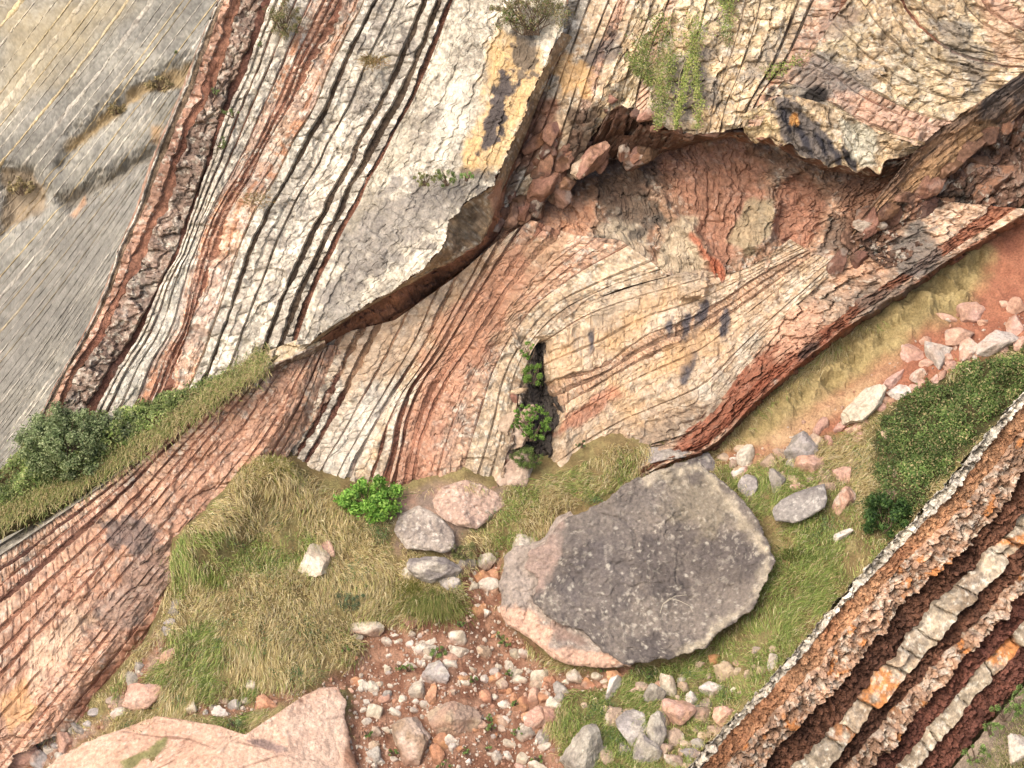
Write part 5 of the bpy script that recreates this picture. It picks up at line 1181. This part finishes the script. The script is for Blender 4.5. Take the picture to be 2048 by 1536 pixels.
def patch(label, poly, wf, n, size, pal, pw=None, kind='stuff', name='undergrowth', cat=None, thick=.3, seed=0, group=None, nz=16):
    """leafy ground cover inside an outline"""
    xs = [q[0] for q in poly]; ys = [q[1] for q in poly]
    px = rg.uniform(min(xs) - nz, max(xs) + nz, n * 6); py = rg.uniform(min(ys) - nz, max(ys) + nz, n * 6)
    p = wf(px, py)
    d = sdf_poly(px, py, poly) + (fbm(p * 2.0, 3, 700 + seed) - .5) * 2.2 * nz
    ok = (rg.rand(len(d)) < sstep(14, -34, d)) & (rg.rand(len(d)) < .25 + .75 * sstep(.36, .5, fbm(p * 1.5, 4, 770 + seed))); px, py, p, d = px[ok][:n], py[ok][:n], p[ok][:n], d[ok][:n]
    hgt = (fbm(p * 1.6, 4, 720 + seed) * 2.2 - .5).clip(0, 2) * thick * sstep(0, -25, d)
    k = rg.rand(len(p)) ** .5
    pos = p + (np.array([0, -.45, .9]) * (hgt * k)[:, None]) + rg.normal(0, .03, p.shape)
    f = sstep(.35, .65, fbm(p * 1.2, 3, 740 + seed))
    br = .8 + .5 * vnoise(p * 3.0, 760 + seed)
    cols = mixcol(len(p), pal, pw) * (br * (.72 + .55 * f))[:, None]
    o = mkmesh(name, *leaves(pos, np.repeat(np.array([[0, -.5, .85]]), len(p), 0), rg.uniform(.6, 1.3, len(p)) * size, cols), M_LEAF)
    tag(o, label, cat, group, kind if kind else None)
    return o
def tuft(label, px, py, w, n, length, pal, pw=None, spread=12, cat='grass tuft', name='grass_tuft', group=None, hang=.3, on_ground=False, seed=0, spy=None):
    x = px + rg.normal(0, spread, n); y = py + rg.normal(0, spread * .6 if spy is None else spy, n)
    p = gpos(x, y) if on_ground else at(x, y, np.full(n, float(w)))
    d = np.array([0, -.4, .75]) + DOWN * hang + RT * ((x - px) / (spread * 1.5 + 1e-6))[:, None] * .6 + rg.normal(0, .3, (n, 3))
    o = mkmesh(name, *blades(p, d, rg.uniform(.6, 1.2, n) * length, np.full(n, .010), mixcol(n, pal, pw)), M_GRASS, origin=p.mean(0))
    return tag(o, label, cat, group)

# green band between the ribbed cliff and the outcrop
tb = [(-120,1010,.2),(0,940,.2),(95,845,.1),(190,830,.1),(300,800,.2),(430,752,.3),(560,695,.4)]
tc = [(-120,1120,1.2),(0,1040,1.2),(130,985,1.2),(240,925,1.2),(345,855,1.2),(480,760,1.1),(570,705,.8)]
te = [(-120,1160,.6),(0,1080,.6),(140,1015,.6),(255,955,.6),(355,890,.6),(490,785,.5),(580,720,.3)]
r = empty('bank', 'narrow earth bank under the brambles below the ribbed cliff', kind='structure', loc=at(200, 950, .8))
bedset(r, 'bank', [[(p_[0], p_[1], -5) for p_ in tb], tb, tc, te], ["i1", "i1", "i1"], seed=81, limit=0, mat=M_SOIL, names=('earth', 'earth'), res=.08)
def wband(px, py):
    top = np.interp(px, [q[0] for q in tb], [q[1] for q in tb]); bot = np.interp(px, [q[0] for q in tc], [q[1] for q in tc])
    return at(px, py, .25 + np.clip((py - top) / (bot - top + 1e-6), -.2, 1.2) * 1.0)
BR = [(130,154,66),(156,172,90),(104,130,56),(180,188,112),(120,136,76)]
patch('dense brambles and creeping green shrubs along the bank below the ribbed cliff', [(-60,960),(10,935),(60,880),(110,835),(200,825),(290,800),(360,765),(440,745),(520,705),(530,720),(480,755),(400,800),(300,880),(230,940),(130,990),(0,1030),(-60,1040)], wband, 26000, .055, BR, thick=.75, seed=1)
xs = rg.uniform(-40, 540, 9000); ys = np.interp(xs, [q[0] for q in tc], [q[1] for q in tc]) + rg.normal(-8, 16, 9000)
p = wband(xs, ys) + np.array([0, -.1, .1]); n = len(p)
tag(mkmesh('grass', *blades(p, np.array([0, -.3, .6]) + DOWN * .6 + rg.normal(0, .4, (n, 3)), rg.uniform(.2, .5, n), np.full(n, .010), mixcol(n, [(230,212,150),(184,190,104),(210,186,130),(150,168,84)])), M_GRASS), 'dry grass hanging from the lower edge of the bramble bank', kind='stuff')
shrub('large round dark green bush at the foot of the ribbed cliff', 128, 882, 1.5, 90, 72, 17000, 90, .05, [(126,146,88),(148,164,106),(102,124,70),(168,180,124)], seed=2, stems=16)
shrub('thin grey green bush beside the large round bush', 232, 850, .9, 46, 36, 3200, 30, .045, [(132,146,100),(110,128,80),(150,158,116)], seed=3)
shrub('bright green leafy bush growing at the foot of the folded wall', 742, 1000, 1.0, 62, 46, 8000, 46, .065, [(112,170,34),(140,194,52),(90,144,30),(166,210,76)], seed=4, stems=10)
# ivy slope on the right
def gfun(px, py): return gpos(px, py)
patch('dark green ivy covering the slope behind the white crest of the ridge', P_IVY, gfun, 40000, .048, [(112,140,60),(92,120,50),(138,158,78),(186,170,112),(80,104,48)], [.28,.24,.2,.16,.12], thick=.6, seed=2, name='ground_cover', nz=34)
shrub('dark green glossy bush at the lower end of the ivy slope', 1772, 1028, gw(1772, 1028) + .5, 46, 40, 6500, 40, .05, [(50,84,30),(68,104,38),(38,66,26),(96,126,52)], seed=6)
# plants on the wall
def wall_w(y): return .95 + y * .0038 + .2
IV = [(128,150,58),(156,172,78),(104,128,50),(180,180,96),(140,128,70)]
def ivy(label, poly, n, wf=None, size=.045, pal=IV, thick=.22, seed=0):
    f = wf or (lambda px, py: at(px, py, .95 + np.maximum(py, 0) * .0038 + .25))
    o = patch(label, poly, f, n, size, pal, kind=None, name='hanging_ivy', cat='ivy', thick=thick, seed=seed, nz=12)
    return o
def strand(label, lines, n, seed, pal=IV):
    rs = np.random.RandomState(seed); P_, N_, S_ = [], [], []
    for ln_, wd_, k in lines:
        cu = curve([(x, y, .95 + max(y, 0) * .0038 + .28) for x, y in ln_], 60)
        m = int(n * k); i = rs.randint(0, 60, m); tt = i / 60
        pw = wd_ * (1 - .55 * tt) * (.35 + 1.3 * vnoise(np.c_[tt * 9, np.full(m, seed), np.full(m, wd_)], 5))
        x = cu[i, 0] + rs.normal(0, 1, m) * pw * .5; y = cu[i, 1] + rs.normal(0, 4, m)
        P_.append(at(x, y, cu[i, 2] + rs.rand(m) * .22)); 
    P_ = np.concatenate(P_); m = len(P_)
    cols = mixcol(m, pal) * (.7 + .6 * vnoise(P_ * 2.6, seed))[:, None]
    root = empty('hanging_ivy', label, 'ivy', 'ivy hanging on the buff cliff', loc=P_.mean(0))
    mkmesh('foliage', *leaves(P_, np.repeat(np.array([[0, -.7, .6]]), m, 0), rs.uniform(.55, 1.3, m) * .042, cols), M_LEAF, root)
    segs = [[at(x + rs.normal(0, wd_ * .25), y, .95 + max(y, 0) * .0038 + .3) for x, y in ln_] for ln_, wd_, k in lines for _ in range(3)]
    mkmesh('stem', *tubes(segs, .018, .008, (186, 170, 136)), M_BARK, root)
strand('broad mat of trailing ivy hanging down the buff cliff', [([(1320,30),(1325,90),(1318,150),(1322,200),(1316,255)], 34, .5), ([(1290,70),(1285,120),(1300,170)], 30, .28), ([(1345,110),(1338,180)], 20, .12), ([(1262,110),(1275,150)], 20, .1)], 3600, 11)
strand('long yellow green strand of ivy ending above the recess', [([(1390,30),(1385,90),(1372,150),(1360,210),(1352,258)], 20, .5), ([(1395,60),(1392,140),(1398,210),(1394,258)], 18, .4), ([(1365,190),(1350,240)], 14, .1)], 2800, 12, [(156,176,74),(184,194,92),(128,150,56),(196,190,104)])
ivy('short strand of ivy hanging from the top edge of the photo', [(1435,-20),(1475,-20),(1465,30),(1455,85),(1445,70)], 1100, seed=13)
ivy('small green ferns along a ledge in the bent layers', [(1530,140),(1575,122),(1615,112),(1610,124),(1570,142),(1540,150)], 700, seed=14, thick=.12)
shrub('dry brown and green scrub at the top of the cream slab', 1062, 26, 1.9, 84, 46, 5200, 46, .035, [(152,130,92),(130,112,78),(176,156,110),(112,124,62),(140,148,80)], seed=15, stems=26)
shrub('green sprig under the dry scrub at the top of the slab', 1022, 30, 1.9, 20, 12, 500, 10, .035, [(116,150,60),(136,166,72)], seed=16, stems=4)
shrub('dry scrub patch among the ribs at the top edge', 568, 32, .8, 38, 40, 2600, 30, .032, [(158,144,96),(136,130,80),(170,150,112),(120,128,66)], seed=17, stems=16)
DRY = [(196,160,96),(176,136,84),(150,140,76),(208,180,120)]
tuft('orange brown grass tuft between the dark ribs', 745, 122, .9, 420, .34, DRY, spread=11, hang=.6)
tuft('brown grass tuft at the red groove of the ribbed cliff', 512, 398, .9, 260, .24, DRY, spread=13, hang=.5)
shrub('olive grass and herb tuft on the slab ledge', 850, 358, 2.5, 26, 14, 900, 14, .03, [(132,140,70),(156,150,90),(110,120,60)], seed=18, stems=6)
shrub('mid green herb tuft in the middle of the slab ledge', 894, 354, 2.5, 22, 18, 900, 14, .03, [(120,144,66),(146,160,84),(100,124,56)], seed=19, stems=6)
shrub('bright green herb at the end of the slab ledge', 933, 352, 2.5, 14, 10, 420, 9, .03, [(116,158,64),(140,176,84)], seed=20, stems=4)
for lab, x, y, a, b, k in (('small green plant high on the first ribs', 462, 226, 20, 9, 320), ('grey green plant in a gap of the ribs', 440, 285, 12, 12, 240), ('small plant on the brown blocky rib', 430, 182, 9, 10, 160), ('green sprig at the top of the white ribs', 521, 88, 6, 5, 80)):
    shrub(lab, x, y, .75, a, b, k, 9, .03, [(120,140,70),(140,156,86),(100,122,60)], seed=int(x), stems=3, cat='plant', name='plant')
# moss and ferns in the wet crack
MO = [(100,146,36),(126,172,50),(76,114,30),(152,190,68)]
shrub('bright moss cushion high in the wet black crack', 1064, 748, .4, 25, 22, 4200, 26, .024, [(112,152,40),(136,172,56),(90,128,36)], seed=21, stems=3, cat='moss', name='moss_cushion', rz=.3)
shrub('dark moss at the top of the wet crack', 1058, 702, .1, 18, 20, 1800, 16, .024, MO, seed=22, stems=3, cat='moss', name='moss_cushion', rz=.2)
shrub('large fern clump in the middle of the wet crack', 1062, 846, .55, 40, 40, 11000, 90, .024, MO, seed=23, stems=6, cat='fern', name='fern_clump', rz=.22)
shrub('low fern clump near the bottom of the wet crack', 1056, 916, .6, 34, 24, 5200, 50, .022, [(104,128,50),(86,108,40),(126,146,66)], seed=24, stems=5, cat='fern', name='fern_clump', rz=.3)
shrub('small dark plant on the tan layers right of the wet crack', 1164, 888, .35, 12, 9, 260, 8, .03, [(70,96,44),(92,116,56)], seed=25, stems=3, cat='plant', name='plant')
# plants on the ground
def gshrub(lab, x, y, a, b, k, pal, cat='plant', name='plant', group=None, size=.032, seed=None):
    return shrub(lab, x, y - b * .5, gw(x, y) + .18, a, b, k, max(7, k // 60), size, pal, seed=int(x + y) if seed is None else seed, stems=5, cat=cat, name=name, group=group)
gshrub('green mat plant above the long grey rock', 925, 1112, 38, 18, 1600, [(128,134,72),(150,146,90),(108,116,60)], 'shrub', 'shrub')
gshrub('small green cushion plant in the middle of the scree', 877, 1308, 18, 12, 520, [(112,144,56),(136,166,76)])
gshrub('grey green plant on the lower right of the grass mound', 702, 1212, 30, 22, 900, [(104,124,84),(122,140,98),(88,108,70)])
gshrub('blue green plant at the upper edge of the pink slab', 470, 1452, 17, 14, 420, [(122,146,84),(142,162,100)])
W1 = 'small green weed sprouting from the red scree'
for x, y, a in ((800,1338,10),(815,1340,12),(947,1362,9),(1012,1290,12),(1018,1350,9),(980,1440,9),(982,1458,10),(1032,1468,12),(975,1500,8),(930,1505,9),(885,1540,18),(785,1508,11),(1076,1520,12),(690,1300,9),(735,1470,10),(920,1250,9),(1000,1275,9),(1030,1410,8),(1300,1352,10),(1205,1340,14)):
    gshrub(place_label(x, y, a * 2, 'green', 'weed'), x, y, a, a * .75, 150, [(112,146,60),(136,164,78),(96,128,52)], 'weed', 'weed', 'weeds on the scree')
tuft('spiky flowering grass clump above the bare hollow', 818, 1186, 0, 420, .55, [(150,150,60),(120,130,50),(176,166,84)], spread=12, on_ground=True, hang=-.1)
tuft('dark flowering grass clump in the green grass right of the big boulder', 1592, 1112, 0, 420, .5, [(110,124,48),(90,106,40),(160,160,80)], spread=12, on_ground=True, hang=-.1)
tuft('yellow green grass tuft at the top of the grass mound', 560, 965, 0, 380, .5, [(176,174,84),(150,156,66),(190,180,100)], spread=12, on_ground=True, hang=-.1)
tuft('yellow green grass tuft low on the left of the mound', 424, 1165, 0, 260, .45, [(170,172,80),(140,156,60)], spread=8, on_ground=True, hang=-.1)
tuft('drooping clump of green grass over the red hollow', 868, 1205, 0, 2600, .55, [(150,158,72),(122,142,56),(186,170,104)], spread=26, on_ground=True, hang=.8, spy=12)
# broad-leaved herbs scattered through the grass
hp = []
for x, y, a, b in ((490,1075,46,60),(560,1040,30,30),(560,1135,60,30),(450,1240,36,50),(520,1290,50,26),(640,1260,40,40),(420,1310,40,30),(700,1165,30,40),(600,1350,50,18),(1205,1010,40,14),(985,1060,30,20),(1400,1040,20,40),(1640,1060,40,30),(1450,1400,40,30),(1200,1420,30,40),(1240,1470,30,30),(350,1400,50,24),(230,1455,50,16),(1700,910,40,40),(1330,1350,50,16),(880,1090,30,10),(760,1080,30,16)):
    k = 420; xx = rg.normal(x, a * .6, k); yy = rg.normal(y, b * .6, k); q = gpos(xx, yy); m_ = fbm(q * 2.2, 3, 650) > .5
    hp.append(q[m_] + np.array([0, -.08, .14]) * rg.uniform(.6, 1.8, (m_.sum(), 1)))
hp = np.concatenate(hp); n = len(hp)
tag(mkmesh('weeds', *leaves(hp, np.repeat(np.array([[0, -.5, .8]]), n, 0), rg.uniform(.02, .045, n), mixcol(n, [(104,134,66),(84,112,60),(130,156,84),(112,132,92)])), M_LEAF), 'low dark green herbs scattered through the grass', kind='stuff')
# lower right bank
B1 = np.array([(2048,1382),(1994,1422),(1939,1469),(1884,1520),(1820,1585)])
def wcorner(px, py):
    d = ((px - 2004) * .747 + (py - 1415) * .666)
    y0 = 1155 + ((px - 2004) * -.666 + (py - 1415) * .747) * .747
    return at(px, py, 4.6 + (y0 - 788) * .0034 + 392 * .0062 + .45 + np.clip(d, 0, 400) * .008)
x = rg.uniform(1850, 2120, 9000); y = rg.uniform(1380, 1620, 9000); d = (x - 2004) * .747 + (y - 1415) * .666
ok = (d > 36 + rg.normal(0, 8, len(x))) & (rg.rand(len(x)) < sstep(10, 60, d)); x, y = x[ok], y[ok]; p = wcorner(x, y); n = len(p)
tag(mkmesh('grass', *blades(p, np.array([0, -.3, .8]) + RT * -.3 + rg.normal(0, .35, (n, 3)), rg.uniform(.15, .38, n), np.full(n, .009), mixcol(n, [(206,190,130),(150,160,78),(128,146,62),(220,206,150)])), M_GRASS), 'pale and green grass on the bank in the lower right corner', kind='stuff')
for lab, x, y, a, b, k in (('leafy weed on the sandy edge in the lower right corner', 2012, 1432, 26, 20, 700), ('second leafy weed lower down the sandy edge', 1985, 1462, 22, 16, 500), ('leafy weed at the bottom edge under the sandy strip', 1950, 1515, 30, 18, 700), ('tall weed at the right edge of the lower bank', 2040, 1412, 18, 26, 500)):
    q = wcorner(np.array([float(x)]), np.array([float(y)]))[0]; w_ = float((CAM + D0 * FW - q) @ FW)
    shrub(lab, x, y - b * .4, w_ + .15, a, b, k, 12, .032, [(124,158,64),(150,176,86),(106,136,54)], seed=x, stems=5, cat='weed', name='weed')
stone(2030, 1500, 60, 64, 30, 'w', 'pale rock in the grass of the lower right corner', 'rock', None, 'rock', base=wcorner(np.array([2030.]), np.array([1500.]))[0])
# far slope tufts
for lab, x, y, a, k in (('dry scrub in the upper gully of the grey slope', 320, 165, 40, 500), ('dry scrub in the lower bend of the gully', 235, 215, 34, 400), ('green tuft above the gully on the grey slope', 355, 107, 8, 120), ('brown scrub at the left hollow of the grey slope', 40, 375, 40, 500)):
    shrub(lab, x, y, -22.3, a, a * .55, k, 22, .07, [(166,146,96),(140,130,84),(184,164,112)] if 'green' not in lab else [(126,146,70),(150,160,90)], seed=x, stems=8, cat='scrub', name='scrub', rz=.5)
# dry stems
o = mkmesh('dry_twig', *tubes([[at(a, b, gw(a, b) * .82 + 1.95) for a, b in ((1320,1226),(1326,1208),(1340,1196),(1360,1202),(1380,1212),(1386,1224))], [at(a, b, gw(a, b) * .82 + 1.95) for a, b in ((1326,1208),(1350,1192),(1374,1190))]], .014, .006, (196, 184, 160)), M_BARK)
tag(o, 'thin pale dry twig lying on the face of the big boulder', 'twig')
print('plants', round(time.time() - T00, 1), len(bpy.data.objects))
